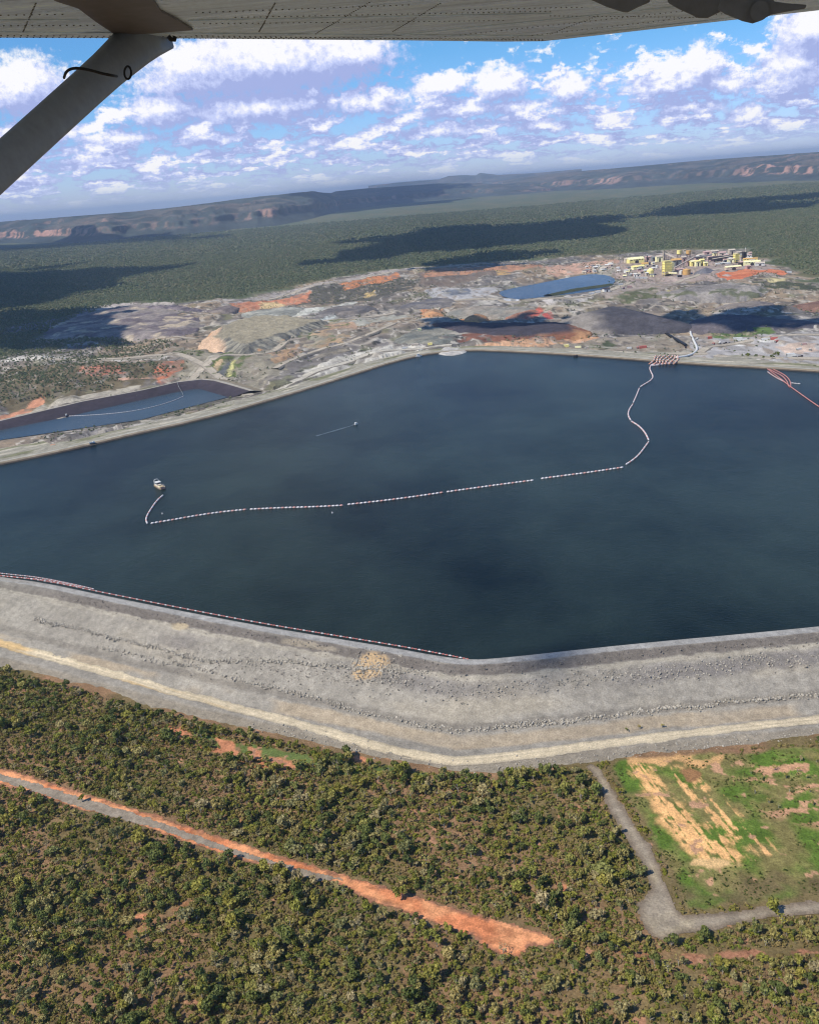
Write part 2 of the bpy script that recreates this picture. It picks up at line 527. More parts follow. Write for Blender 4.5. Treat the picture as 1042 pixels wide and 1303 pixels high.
ORG = alb(222, 146, 104); RED = alb(218, 138, 96); YEL = alb(240, 206, 140); PINK = alb(216, 168, 138)
GREY = alb(146, 140, 136); PALE = alb(214, 206, 194); TAN = alb(172, 152, 128); OLV = alb(120, 122, 82); DKG = alb(84, 84, 86); GRN = alb(98, 120, 62)
BRN = alb(150, 98, 76)
ZONES = [
    # left of the mine: scrub, bare strips
    zone([(0, 470), (120, 462), (240, 462), (240, 470), (195, 488), (110, 506), (30, 524), (0, 530)], alb(126, 112, 84)),
    zone([(100, 474), (155, 470), (158, 480), (110, 483)], alb(204, 130, 100), 5, 20, 25),
    zone([(205, 462), (238, 464), (232, 476), (205, 486), (195, 478)], alb(210, 124, 84), 5, 20, 25),
    zone([(0, 528), (55, 503), (57, 508), (30, 524), (0, 536)], alb(224, 150, 108), 4, 14, 20),
    zone([(20, 524), (110, 500), (180, 488), (180, 494), (110, 508), (20, 528)], alb(196, 184, 162), 4, 8, 30),
    zone([(0, 460), (110, 458), (215, 455), (240, 462), (215, 459), (110, 462), (0, 464)], PALE, 3, 8, 20),
    zone([(150, 484), (200, 478), (200, 480.5), (150, 487)], PINK, 2, 5, 20),
    zone([(0, 418), (70, 405), (110, 395), (110, 405), (60, 418), (0, 426)], alb(150, 142, 148)),
    zone([(90, 395), (140, 386), (220, 383), (220, 390), (140, 394)], alb(200, 186, 176)),
    # tracks and scrub below the fluted dump
    zone([(222, 440), (250, 442), (300, 454), (350, 445), (370, 470), (330, 500), (240, 488), (195, 485), (240, 470)], alb(162, 152, 130)),
    zone([(225, 447), (262, 449), (260, 458), (232, 456)], alb(118, 124, 78), 6, 25, 20),
    zone([(262, 466), (285, 452), (325, 448), (318, 460), (300, 478), (262, 478)], alb(112, 124, 70), 6, 20, 20),
    zone([(268, 474), (282, 464), (287, 465), (274, 476)], alb(226, 190, 140), 3, 6, 15),
    zone([(275, 477), (290, 465), (297, 466), (285, 479)], alb(120, 122, 122), 3, 6, 15),
    zone([(286, 478), (298, 462), (303, 463), (292, 478)], alb(226, 216, 130), 3, 6, 15),
    zone([(232, 482), (275, 456), (282, 458), (245, 484)], alb(186, 176, 156), 3, 5, 20),
    zone([(165, 443), (190, 456), (235, 449), (235, 452), (200, 459), (165, 459)], alb(170, 160, 140), 3, 6, 20),
    # the pit edge and its banded walls
    zone([(285, 384), (340, 372), (400, 360), (480, 346), (540, 338), (545, 342), (480, 350), (400, 365), (340, 377), (285, 390)], alb(186, 174, 166), 6, 12, 40),
    zone([(290, 388), (330, 379), (395, 369), (398, 376), (370, 386), (330, 393), (296, 394)], RED, 5, 16, 40),
    zone([(326, 385), (338, 378), (352, 378), (366, 384), (352, 390), (336, 391)], YEL, 6, 22, 25),
    zone([(300, 390), (325, 386), (326, 392), (302, 394)], ORG, 5, 12, 25),
    zone([(396, 366), (440, 360), (510, 352), (535, 362), (500, 378), (450, 386), (400, 388), (392, 378)], alb(104, 100, 90), 10, 30, 60),
    zone([(430, 361), (470, 352), (505, 348), (508, 353), (470, 362), (440, 368)], alb(222, 138, 78), 8, 30, 40),
    zone([(465, 372), (480, 370), (478, 376), (464, 378)], alb(214, 180, 110), 5, 12, 30),
    zone([(530, 348), (600, 344), (640, 340), (640, 352), (570, 362), (530, 362)], alb(132, 116, 104), 10, 30, 50),
    zone([(540, 346), (600, 340), (690, 336), (690, 342), (620, 349), (545, 354)], alb(196, 140, 104), 10, 40, 40),
    zone([(630, 345), (648, 344), (646, 352), (632, 353)], alb(214, 170, 100), 6, 14, 30),
    # left slope of the tip: pale benches
    zone([(330, 396), (400, 392), (452, 388), (440, 396), (350, 406), (325, 404)], alb(208, 206, 192), 6, 25, 40),
    zone([(360, 408), (385, 404), (392, 414), (376, 420), (362, 418)], alb(220, 200, 172), 6, 15, 25),
    zone([(398, 414), (420, 404), (430, 406), (412, 418)], alb(206, 212, 206), 4, 10, 25),
    zone([(350, 424), (420, 428), (428, 434), (380, 434)], alb(124, 132, 92), 5, 16, 25),
    zone([(400, 416), (455, 412), (480, 418), (455, 426), (420, 424)], alb(196, 158, 126), 6, 20, 30),
    zone([(440, 412), (520, 398), (530, 402), (460, 420)], alb(180, 176, 160), 5, 14, 30),
    zone([(340, 450), (380, 440), (385, 450), (350, 466)], alb(190, 152, 112), 6, 20, 25),
    zone([(385, 472), (450, 452), (500, 440), (540, 440), (545, 448), (500, 456), (440, 474), (395, 480)], alb(214, 206, 190), 5, 18, 25),
    zone([(540, 372), (560, 366), (600, 366), (640, 368), (620, 378), (590, 384), (555, 382)], alb(190, 186, 184), 5, 20, 40),
    zone([(560, 372), (595, 370), (600, 376), (570, 379)], alb(128, 132, 142), 5, 20, 30),
    zone([(536, 395), (552, 385), (560, 392), (562, 402), (536, 405)], alb(226, 150, 92), 5, 16, 30),
    zone([(585, 402), (600, 396), (618, 399), (622, 407), (590, 407)], alb(232, 158, 92), 5, 16, 30),
    zone([(662, 405), (672, 396), (688, 390), (694, 395), (680, 406)], alb(224, 104, 76), 4, 8, 30),
    zone([(690, 400), (702, 397), (706, 407), (696, 408)], alb(218, 96, 80), 4, 8, 30),
    zone([(688, 384), (706, 384), (704, 394), (692, 390)], alb(226, 214, 204), 4, 8, 20),
    zone([(640, 380), (662, 380), (660, 385), (645, 385)], alb(216, 218, 222), 4, 6, 20),
    # belt in front of the far bank
    zone([(590, 430), (640, 424), (680, 425), (700, 432), (640, 438), (590, 436)], alb(148, 96, 74), 6, 25, 40),
    zone([(600, 440), (660, 434), (720, 428), (760, 424), (760, 430), (700, 440), (630, 444), (600, 444)], alb(222, 168, 122), 5, 16, 30),
    zone([(700, 440), (760, 427), (850, 420), (870, 440), (850, 446), (720, 446)], alb(164, 150, 130), 5, 16, 30),
    zone([(748, 436), (775, 430), (782, 436), (770, 443), (750, 442)], alb(92, 100, 72), 5, 16, 20),
    zone([(710, 446), (880, 444), (880, 452), (720, 453)], alb(180, 172, 156), 4, 10, 25),
    # the yard on the right
    zone([(872, 430), (900, 424), (1042, 425), (1300, 430), (1300, 470), (1042, 466), (880, 456)], alb(182, 176, 172), 6, 15, 40),
    zone([(900, 420), (930, 416), (985, 418), (975, 425), (915, 426)], alb(104, 128, 66), 5, 22, 25),
    zone([(930, 433), (950, 432), (952, 436), (935, 436)], alb(226, 222, 214), 3, 10, 20),
    zone([(965, 431), (985, 432), (980, 434), (965, 433)], alb(226, 222, 214), 3, 10, 20),
    zone([(985, 440), (1040, 438), (1042, 446), (1000, 448)], alb(206, 180, 160), 4, 16, 20),
    # the plant's ground
    zone([(690, 338), (745, 333), (790, 330), (792, 342), (740, 346), (700, 350)], alb(214, 166, 138), 8, 30, 50),
    zone([(748, 340), (785, 336), (790, 346), (760, 350)], alb(190, 180, 160), 6, 30, 30),
    zone([(785, 332), (860, 322), (930, 320), (975, 334), (1000, 352), (860, 358), (800, 362), (783, 350)], alb(182, 160, 148), 8, 30, 50),
    zone([(790, 346), (805, 362), (800, 363), (784, 348)], alb(214, 180, 160), 4, 8, 30),
    zone([(750, 372), (800, 362), (860, 358), (840, 380), (780, 384)], alb(176, 160, 146), 6, 20, 40),
    zone([(770, 384), (800, 374), (830, 370), (840, 380), (800, 386)], alb(108, 112, 78), 6, 24, 30),
    zone([(838, 378), (850, 373), (858, 376), (850, 381)], alb(222, 206, 130), 4, 8, 20),
    zone([(720, 383), (765, 372), (772, 374), (740, 386)], alb(206, 196, 186), 4, 10, 25),
    zone([(960, 363), (1000, 360), (1042, 366), (1042, 370), (985, 371)], alb(88, 92, 70), 5, 30, 30),
    zone([(972, 358), (1000, 356), (1000, 359), (975, 361)], alb(222, 204, 140), 4, 10, 25),
]


def ground_col(x, y):
    n1 = fbm(x / 45, y / 45, 31, 5); n2 = fbm(x / 9, y / 9, 41, 4); n3 = fbm(x / 160, y / 160, 51, 4); n4 = fbm(x / 3.2, y / 3.2, 43, 2)
    r = np.hypot(x, y)
    # woodland floor near, plain far
    near = OLIVE1 * (1 - sstep(.42, .62, n1))[:, None] + BROWN1 * sstep(.42, .62, n1)[:, None]
    near = near * (0.75 + 0.5 * n2)[:, None]
    far = alb(102, 110, 82) * (1 - sstep(.4, .65, n3))[:, None] + alb(118, 116, 88) * sstep(.4, .65, n3)[:, None]
    k = sstep(900, 1500, r)[:, None]
    c = near * (1 - k) + far * k
    # mine
    b = (x > -2500) & (x < 3500) & (y > 800) & (y < 6000)
    xb, yb = x[b], y[b]
    dm = sdist(xb, yb, MINE) + (fbm(xb / 90, yb / 90, 71, 4) - .5) * 160
    hl = fbm(xb / 190, yb / 260, 21, 4) * 9; hf = hl - np.floor(hl)
    km = sstep(0, 30, dm)[:, None]
    m1 = fbm(xb / 150, yb / 260, 81, 5); m2 = fbm(xb / 38, yb / 90, 83, 4); m3 = fbm(xb / 14, yb / 24, 85, 3)
    mine = GREY * .9 * (1 - sstep(.35, .65, m1))[:, None] + TAN * sstep(.35, .65, m1)[:, None]
    q = sstep(.60, .78, m2)[:, None]; mine = mine * (1 - q) + PALE * q * .8
    q = sstep(.56, .74, fbm(xb / 60, yb / 110, 87, 4))[:, None]; mine = mine * (1 - q * .7) + DKG * q * .7
    q = sstep(.60, .75, fbm(xb / 50, yb / 90, 89, 4))[:, None]; mine = mine * (1 - q * .6) + OLV * q * .6
    ter = fbm(xb / 160 + yb / 300, yb / 11 + xb / 60, 99, 3)
    mine = mine * (0.55 + 0.5 * m3 + .4 * ter)[:, None]
    q = (sstep(.60, .70, hf) * .55)[:, None]; mine = mine * (1 - q) + alb(112, 106, 100) * q
    rd = fbm(xb / 210, yb / 330, 94, 3); q = (1 - sstep(.004, .016, np.abs(rd - .5)))[:, None]; mine = mine * (1 - q * .7) + alb(196, 186, 170) * q * .7
    rd = fbm(xb / 150, yb / 240, 92, 3); q = (1 - sstep(.003, .012, np.abs(rd - .46)))[:, None]; mine = mine * (1 - q * .6) + alb(204, 192, 172) * q * .6
    q = sstep(.68, .74, fbm(xb / 10, yb / 26, 98, 3))[:, None]; mine = mine * (1 - q * .6) + PALE * q * .7
    q = sstep(.66, .74, fbm(xb / 11, yb / 24, 96, 3))[:, None]; mine = mine * (1 - q * .8) + alb(70, 70, 66) * q * .8
    c[b] = c[b] * (1 - km) + mine * km
    for poly, col, edge, amp, sc, kk in ZONES:
        x0, y0 = poly.min(0) - 80; x1, y1 = poly.max(0) + 80
        bb = (x > x0) & (x < x1) & (y > y0) & (y < y1)
        if not bb.any(): continue
        xb, yb = x[bb], y[bb]
        d = sdist(xb, yb, poly) + (fbm(xb / sc, yb / (sc * 1.6), 91, 4) - .5) * amp * 2
        w = (sstep(0, edge * .5, d) * kk)[:, None]
        hole = fbm(xb / 13, yb / 32, 97, 4)
        w = w * (1 - .7 * sstep(.55, .62, hole))[:, None]
        cc = col * (0.6 + 0.8 * fbm(xb / 9, yb / 22, 95, 4))[:, None]
        c[bb] = c[bb] * (1 - w) + cc * w
    # the sown field by the dam
    x0, y0 = FIELD.min(0) - 10; x1, y1 = FIELD.max(0) + 10
    bb = (x > x0) & (x < x1) & (y > y0) & (y < y1)
    if bb.any():
        xb, yb = x[bb], y[bb]
        d = sdist(xb, yb, FIELD) + (fbm(xb / 10, yb / 10, 101, 3) - .5) * 8
        w = sstep(0, 4, d)[:, None]
        g1 = fbm(xb / 16, yb / 16, 103, 4)
        gcol = alb(98, 122, 50, .85) * (1 - sstep(.38, .66, g1))[:, None] + alb(142, 132, 82) * sstep(.38, .66, g1)[:, None]
        gcol = gcol * (.65 + .7 * fbm(xb / 3, yb / 3, 105, 3))[:, None]
        # dry brown fringe towards the track
        fr = sdist(xb, yb, WH([(860, 1160), (846, 1110), (900, 1128), (1042, 1105), (1200, 1090), (1200, 1140), (1042, 1145)])) + (fbm(xb / 8, yb / 8, 107, 3) - .5) * 20
        wf = sstep(-4, 8, fr)[:, None]
        gcol = gcol * (1 - wf * .8) + alb(122, 104, 76) * (.6 + .8 * fbm(xb / 4, yb / 4, 109, 3))[:, None] * wf * .8
        # bare sandy rows
        a = GH(815, 980)[:2]; bpt = GH(905, 1095)[:2]; u = (bpt - a) / np.linalg.norm(bpt - a); v = np.array([-u[1], u[0]])
        al = xb * u[0] + yb * u[1]; ac = xb * v[0] + yb * v[1]
        stk = fbm(ac / 2.2, al / 26, 111, 3) * .65 + fbm(ac / 9, al / 14, 113, 3) * .35
        for pp, th in (([(792, 966), (812, 962), (842, 990), (905, 1062), (965, 1085), (935, 1106), (885, 1100), (850, 1062), (822, 1020)], .36),
                       ([(812, 962), (830, 975), (880, 975), (930, 1020), (980, 1072), (1000, 1083), (960, 1096), (905, 1062)], .49)):
            P = WH(pp)
            dd = sdist(xb, yb, P) + (fbm(xb / 6, yb / 6, 115, 3) - .5) * 10
            w2 = (sstep(-1, 5, dd) * sstep(th, th + .10, stk + (fbm(xb / 2.4, yb / 2.4, 116, 3) - .5) * .35))[:, None]
            gcol = gcol * (1 - w2) + alb(238, 184, 124, .9) * (.8 + .4 * fbm(xb / 2.5, yb / 2.5, 117, 2))[:, None] * w2
        for pp, cc in (([(788, 960), (812, 958), (870, 952), (885, 962), (905, 968), (918, 960), (920, 975), (895, 976), (830, 972), (800, 972)], alb(226, 178, 122)),
                       ([(862, 980), (878, 976), (892, 985), (888, 996), (872, 992)], alb(164, 122, 84)),
                       ([(875, 1100), (905, 1088), (945, 1090), (955, 1100), (915, 1108)], alb(230, 190, 134))):
            dd = sdist(xb, yb, WH(pp)) + (fbm(xb / 7, yb / 7, 119, 4) - .5) * 12
            w2 = sstep(0, 2.5, dd)[:, None]
            gcol = gcol * (1 - w2) + cc * (.85 + .3 * fbm(xb / 3, yb / 3, 121, 2))[:, None] * w2
        # reddish patches at the right
        P = WH([(945, 968), (1042, 958), (1200, 952), (1200, 1060), (1042, 1062), (960, 1040), (935, 1000)])
        dd = sdist(xb, yb, P)
        w2 = (sstep(0, 10, dd) * sstep(.54, .6, fbm(xb / 11, yb / 6, 123, 4)))[:, None]
        gcol = gcol * (1 - w2) + alb(212, 162, 126) * (.7 + .6 * fbm(xb / 3, yb / 3, 124, 3))[:, None] * w2
        w2 = (sstep(0, 10, d) * sstep(.71, .76, fbm(xb / 8, yb / 7, 125, 4)))[:, None]
        gcol = gcol * (1 - w2) + alb(206, 160, 124) * w2
        c[bb] = c[bb] * (1 - w) + gcol * w
    # bare red spots and old tracks through the woodland
    def strip(pp, col, rag=6.0):
        P = WH(pp); x0, y0 = P.min(0) - 12; x1, y1 = P.max(0) + 12
        q = (x > x0) & (x < x1) & (y > y0) & (y < y1)
        if not q.any(): return
        d = sdist(x[q], y[q], P) + (fbm(x[q] / 7, y[q] / 7, 131, 4) - .5) * rag * 2
        w = sstep(0, 2, d)[:, None]
        c[q] = c[q] * (1 - w) + col * (.75 + .5 * fbm(x[q] / 4, y[q] / 4, 133, 3))[:, None] * w
    strip([(835, 1217), (870, 1214), (1042, 1208), (1200, 1202), (1200, 1210), (1042, 1215), (900, 1221), (840, 1225)], alb(176, 126, 98))
    strip([(700, 1188), (760, 1200), (840, 1216), (836, 1224), (760, 1212), (700, 1200)], alb(176, 122, 92))
    strip([(205, 922), (280, 940), (330, 960), (400, 972), (395, 985), (320, 978), (260, 956), (200, 936)], alb(206, 138, 100), 10)
    strip([(240, 930), (420, 965), (560, 985), (560, 990), (420, 985), (240, 945)], alb(112, 126, 70), 8)
    strip([(150, 1190), (245, 1142), (250, 1148), (160, 1200)], alb(170, 124, 88))
    strip([(380, 1075), (470, 1030), (474, 1038), (390, 1082)], alb(150, 126, 86))
    for pp in ([(272, 938), (300, 943), (310, 964), (282, 960)], [(316, 950), (334, 954), (332, 970), (316, 966)], [(343, 963), (374, 967), (372, 980), (346, 977)], [(222, 926), (247, 932), (243, 943), (224, 939)], [(448, 960), (470, 964), (466, 974), (446, 970)], [(300, 1040), (312, 1043), (308, 1050), (298, 1047)], [(160, 1165), (190, 1160), (188, 1172), (162, 1174)], [(705, 1120), (728, 1124), (722, 1142), (704, 1136)]):
        strip(pp, alb(214, 146, 108), 3.0)
    # dark toe of the woodland beside the grey track
    w = (sstep(.73, .78, fbm(x / 9, y / 9, 141, 4)) * (r < 900) * (sdist(x, y, FIELD) < 0))[:, None]
    c = c * (1 - w) + alb(190, 142, 112) * w
    return c


# --- build the ground: a polar sheet, finer where the far mine is
az = np.concatenate([np.arange(-180, -40, 5.0), np.arange(-40, -31, .5), np.arange(-31, 31, .085), np.arange(31, 40, .5), np.arange(40, 180, 5.0)])
dep = np.concatenate([np.array([85, 75, 68, 62, 58, 55]), np.arange(53, 12, -.075), np.arange(12, 3.6, -.035), np.arange(3.6, 1.0, -.05),
                      np.array([.9, .8, .7, .6, .5, .4, .32, .26, .21])])
rad_ = (CAMZ + 8) / np.tan(np.radians(dep))
AA, RR = np.meshgrid(np.radians(az), rad_)
gx = (RR * np.sin(AA)).ravel(); gy = (RR * np.cos(AA)).ravel()
gz = H(gx, gy)
gc = ground_col(gx, gy)
nr, nc = AA.shape
ff = grid_faces(nr, nc, closed=True)[:, ::-1]
V = np.stack([gx, gy, gz], 1)
V = np.vstack([V, [[0, 0, -24]]]); gc = np.vstack([gc, gc[:1]])
me = mesh_np('ground', V, ff, gc, smooth=True)
ground = link_mesh('ground', me, M['earth'])
tag(ground, 'savannah ground running from the near woodland past the mine to the horizon', 'ground', kind='structure')
fan = np.stack([np.full(nc, 0), np.arange(nc), (np.arange(nc) + 1) % nc], 1)
# the small disc under the aircraft
vv = np.vstack([[[0, 0, -24]], V[:nc]])
me = mesh_np('ground_under', vv, np.stack([np.zeros(nc, int), 1 + (np.arange(nc) + 1) % nc, 1 + np.arange(nc)], 1), np.tile(OLIVE1, (nc + 1, 1)))
tag(link_mesh('ground', me, M['earth']), 'woodland ground straight below the aircraft', 'ground', kind='structure')


# ------------------------------------------------------------------ sheets that follow the ground
def patch(name, poly, zoff, res, colfn, label, cat, mat='gravel', ragged=1.5, rag_sc=4.0, kind='structure'):
    x0, y0 = poly.min(0) - 4; x1, y1 = poly.max(0) + 4
    xs = np.arange(x0, x1, res); ys = np.arange(y0, y1, res)
    X, Y = np.meshgrid(xs, ys); X = X.ravel(); Y = Y.ravel()
    d, s = sdist(X, Y, poly, arc=True)
    dn = d + (fbm(X / rag_sc, Y / rag_sc, 201, 4) - .5) * ragged * 2
    keep = dn > 0
    f = grid_faces(len(ys), len(xs)); f = f[keep[f].all(1)]
    Z = H(X, Y) + zoff
    cols = colfn(X, Y, d)
    used = np.unique(f); mp = np.full(len(X), -1); mp[used] = np.arange(len(used))
    me = mesh_np(name, np.stack([X, Y, Z], 1)[used], mp[f], cols[used], smooth=True)
    return tag(link_mesh(name, me, M[mat]), label, cat, kind=kind)


def road_col(X, Y, d):
    n = fbm(X / 14, Y / 14, 211, 4)[:, None]; n2 = fbm(X / 2.5, Y / 2.5, 213, 3)[:, None]
    c = alb(236, 164, 116, .9) * (1 - sstep(.45, .7, n)) + alb(222, 140, 96, .9) * sstep(.45, .7, n)
    rut = sstep(.56, .66, fbm(X / 16 - Y / 6, Y / 3.2 + X / 6.5, 215, 3))[:, None]
    c = c * (1 - rut * .28)
    e = sstep(0, 3.5, d + (n2[:, 0] - .5) * 5)[:, None]; c = c * e + alb(170, 122, 96) * (1 - e)
    return c * (.78 + .44 * n2)


def grav_col(X, Y, d):
    return alb(168, 154, 136) * (.7 + .5 * fbm(X / 3, Y / 3, 217, 3))[:, None]


def track_col(X, Y, d):
    e = sstep(0, 5, d)[:, None]
    n = fbm(X / 20, Y / 20, 219, 4)[:, None]
    c = alb(140, 124, 106) * (1 - e) + (alb(172, 158, 138) * (1 - sstep(.4, .65, n)) + alb(188, 172, 144) * sstep(.4, .65, n)) * e
    return c * (.75 + .5 * fbm(X / 3, Y / 3, 221, 3))[:, None]


patch('dirt_road', ROAD, .22, .8, road_col, 'orange dirt road cutting diagonally through the woodland and widening at its dead end', 'dirt road', ragged=2.2)
patch('gravel_strip', GRAV, .34, .8, grav_col, 'grey gravel strip laid along the orange dirt road', 'gravel strip', ragged=1.4)
patch('gravel_track', TRACK, .25, .8, track_col, 'grey gravel track with a right-angled bend beside the green field', 'gravel track', ragged=1.6)

# ------------------------------------------------------------------ the dam round the reservoir
RING, ringS = resample(LAKE, 3.0, closed=True)
tn = np.roll(RING, -2, 0) - np.roll(RING, 2, 0); tn /= np.linalg.norm(tn, axis=1)[:, None]
nrm = np.stack([tn[:, 1], -tn[:, 0]], 1)
if ((RING + nrm * 5 - LAKE_C) ** 2).sum(1).mean() < ((RING - LAKE_C) ** 2).sum(1).mean(): nrm = -nrm
for _ in range(6): nrm = (np.roll(nrm, 1, 0) + nrm + np.roll(nrm, -1, 0)) / 3
nrm /= np.linalg.norm(nrm, axis=1)[:, None]
ia0 = int(np.argmin(((RING - apex) ** 2).sum(1)))
nA, nB = nrm[(ia0 - 14) % len(RING)], nrm[(ia0 + 14) % len(RING)]
mit = np.ones(len(RING))
for k_ in range(-14, 15):
    i_ = (ia0 + k_) % len(RING); mit[i_] = 1 / max(.8, float(max(nrm[i_] @ nA, nrm[i_] @ nB)))
nrm = nrm * mit[:, None]
nearK = 1 - sstep(690, 860, RING[:, 1])           # 1 on the near walls, 0 on the far banks
DN = np.concatenate([np.arange(-8, 125, 1.0)])
near_prof = lambda d: np.interp(d, *NEAR_P)
far_prof = lambda d: np.interp(d, *FAR_P)


def dam_xyz(d, idx, jitter=True):
    P = RING[idx] + nrm[idx] * (phys(d) * nearK[idx] + d * (1 - nearK[idx]))[..., None]
    wob = (fbm(ringS[idx] / 30, d / 30, 303, 3) - .5) * 5 * sstep(12, 30, d) * nearK[idx]
    de = d + wob
    z = near_prof(de) * nearK[idx] + far_prof(d) * (1 - nearK[idx])
    if jitter: z = z + (fbm(P[..., 0] / 4, P[..., 1] / 4, 305, 4) - .5) * 1.0 * sstep(11, 16, d) * (1 - sstep(84, 88, de) * (1 - sstep(104, 108, de)))
    dp = sdist(P[..., 0], P[..., 1], POND)
    z = np.where(dp > -75, np.minimum(z, np.where(dp > 0, -12.0, -8.6 - dp * 0.12)), z)
    return P, z, de


idx = np.arange(len(RING)); DD, II = np.meshgrid(DN, idx, indexing='ij')
P, Z, DE = dam_xyz(DD, II)
S = ringS[II]
X, Y = P[..., 0], P[..., 1]


def band(c, col, a, b, soft, d, k=1.0):
    w = (sstep(a - soft, a + soft, d) * (1 - sstep(b - soft, b + soft, d)) * k)[..., None]
    return c * (1 - w) + np.asarray(col) * w


d = DE + (fbm(X / 6, Y / 6, 311, 4) - .5) * 5
d2 = DE + (fbm(S / 90, S * 0, 313, 3) - .5)[...] * 18 + (fbm(X / 9, Y / 9, 312, 4) - .5) * 6
face = alb(169, 161, 148)
cN = np.zeros(X.shape + (3,)) + face
streak = fbm(S / 5, DE / 60, 315, 4); big = fbm(S / 60, DE / 40, 317, 4)
cN = cN * (0.88 + .24 * streak)[..., None] * (0.86 + .28 * big)[..., None]
cN = band(cN, alb(190, 176, 152), 30, 70, 14, d2, 0.45 * sstep(.45, .7, big))
cN = band(cN, alb(120, 114, 106), -9, 1.2, .5, DE)
cN = band(cN, alb(176, 172, 166), 3, 10.5, .6, DE)
cN = band(cN, alb(128, 120, 112), 11, 21, 1.2, d)
cN = band(cN, alb(186, 176, 158), 21.5, 27, 1.2, d, .75)
cN = band(cN, alb(132, 126, 122), 29, 44, 4, d2, .8 * sstep(.40, .58, fbm(S / 140, DE * 0, 319, 2)))
cN = band(cN, alb(126, 118, 108), 66, 73, 2, d, .55)
cN = band(cN, alb(186, 166, 138), 77, 89, 2, d, .7 * sstep(.35, .6, fbm(S / 50, DE / 30, 323, 3)))
cN = band(cN, alb(158, 147, 130), 105, 125, 2, d, .9)
cN = cN * (.78 + .44 * fbm(X / 2.2, Y / 2.2, 321, 3))[..., None]
cF = np.zeros(X.shape + (3,)) + alb(170, 164, 148)
cF = band(cF, alb(92, 82, 74), -9, 2.6, .4, DD)
cF = band(cF, alb(160, 146, 126), 2.6, 8, .8, DD)
cF = band(cF, alb(186, 182, 168), 8, 15, .8, DD)
vg = sstep(.5, .68, fbm(S / 45, DD / 12, 331, 4)) * sstep(20, 30, DD)
cF = cF * (1 - vg[..., None] * .7) + alb(124, 126, 84) * vg[..., None] * .7
pl = sstep(.58, .7, fbm(S / 60, DD / 14, 333, 4)) * sstep(16, 26, DD)
cF = cF * (1 - pl[..., None] * .7) + alb(214, 204, 184) * pl[..., None] * .7
cF = cF * (.78 + .44 * fbm(X / 7, Y / 7, 335, 3))[..., None]
cD = cN * nearK[II][..., None] + cF * (1 - nearK[II][..., None])
# the sandy slip on the face below the apex
ia = int(np.argmin(((RING - apex) ** 2).sum(1))); s0 = ringS[ia]


def projx(P2): return np.array([proj((p[0], p[1], 0))[0] for p in P2])


RX = projx(RING)


def near_i(px):
    return int(np.argmin(np.abs(RX - px) + 1e4 * (nearK < .5)))


def blot(c, spx, dc, ws, wd, col, amp=.9):
    e = ((S - ringS[near_i(spx)]) / ws) ** 2 + ((DE - dc) / wd) ** 2
    w = (sstep(1.0, .5, e + (fbm(X / 5, Y / 5, 341, 4) - .5) * 1.6) * amp * nearK[II])[..., None]
    return c * (1 - w) + np.asarray(col) * (.8 + .4 * fbm(X / 1.5, Y / 1.5, 343, 2))[..., None] * w


cD = blot(cD, 492, 28, 13, 18, alb(212, 180, 138), .9)
cD = blot(cD, 250, 22, 9, 5, alb(200, 180, 146), .7)
cD = blot(cD, 400, 16, 26, 4, alb(188, 174, 150), .5)
DAM = empty('dam_embankment', (float(apex[0]), float(apex[1]), 0), 'grey rock-faced earth dam holding the wide dark reservoir', 'dam')


def under(o, root):
    o.parent = root
    o.matrix_parent_inverse = Matrix.Translation(-Vector(root.location))
    return o


me = mesh_np('rock_face', np.stack([X.ravel(), Y.ravel(), Z.ravel()], 1), grid_faces(len(DN), len(RING), closed=True), cD.reshape(-1, 3), smooth=True)
under(link_mesh('rock_face', me, M['gravel']), DAM)


# boulder rows and rubble on the dam face
ICO = None


def rocks_mesh(name, pts, sizes, seed):
    bm = bmesh.new(); bmesh.ops.create_icosphere(bm, subdivisions=1, radius=1.0)
    bv = np.array([v.co[:] for v in bm.verts]); bf = np.array([[v.index for v in f.verts] for f in bm.faces]); bm.free()
    r = np.random.default_rng(seed); n = len(pts)
    an = r.uniform(0, 6.28, n); sc = r.uniform(.6, 1.3, (n, 3)) * sizes[:, None]
    v = bv[None] * (1 + r.uniform(-.22, .22, (n, len(bv)))[..., None]) * sc[:, None, :]
    ca, sa = np.cos(an)[:, None], np.sin(an)[:, None]
    vx = v[..., 0] * ca - v[..., 1] * sa; vy = v[..., 0] * sa + v[..., 1] * ca
    v = np.stack([vx, vy, v[..., 2]], -1) + np.asarray(pts)[:, None, :]
    f = bf[None] + (np.arange(n) * len(bv))[:, None, None]
    return mesh_np(name, v.reshape(-1, 3), f.reshape(-1, 3))


def dam_pts(dv, sv_i, dz=0.1):
    P, z, _ = dam_xyz(dv, sv_i)
    return np.stack([P[:, 0], P[:, 1], z + dz], 1)


nearI = np.where((nearK > .9) & (RX > -250) & (RX < 1350))[0]


def scatter_rocks(name, n, x0, x1, dfun, spread, smin, smax, mat, seed, sz_pow=2.0):
    r = np.random.default_rng(seed)
    I = np.array([i for i in nearI if x0 <= RX[i] <= x1])
    ii = r.choice(I, n)
    dv = dfun(RX[ii]) + r.normal(0, spread, n) + (fbm(ringS[ii] / 18, ii * 0, seed, 3) - .5) * 6
    dv = np.clip(dv, 11.5, 122)
    sz = smin + (smax - smin) * r.random(n) ** sz_pow
    p = dam_pts(dv, ii)
    p[:, :2] += r.normal(0, 1.0, (n, 2))
    o = link_mesh(name, rocks_mesh(name, p, sz, seed), M[mat])
    under(o, DAM); tag(o, kind='stuff')


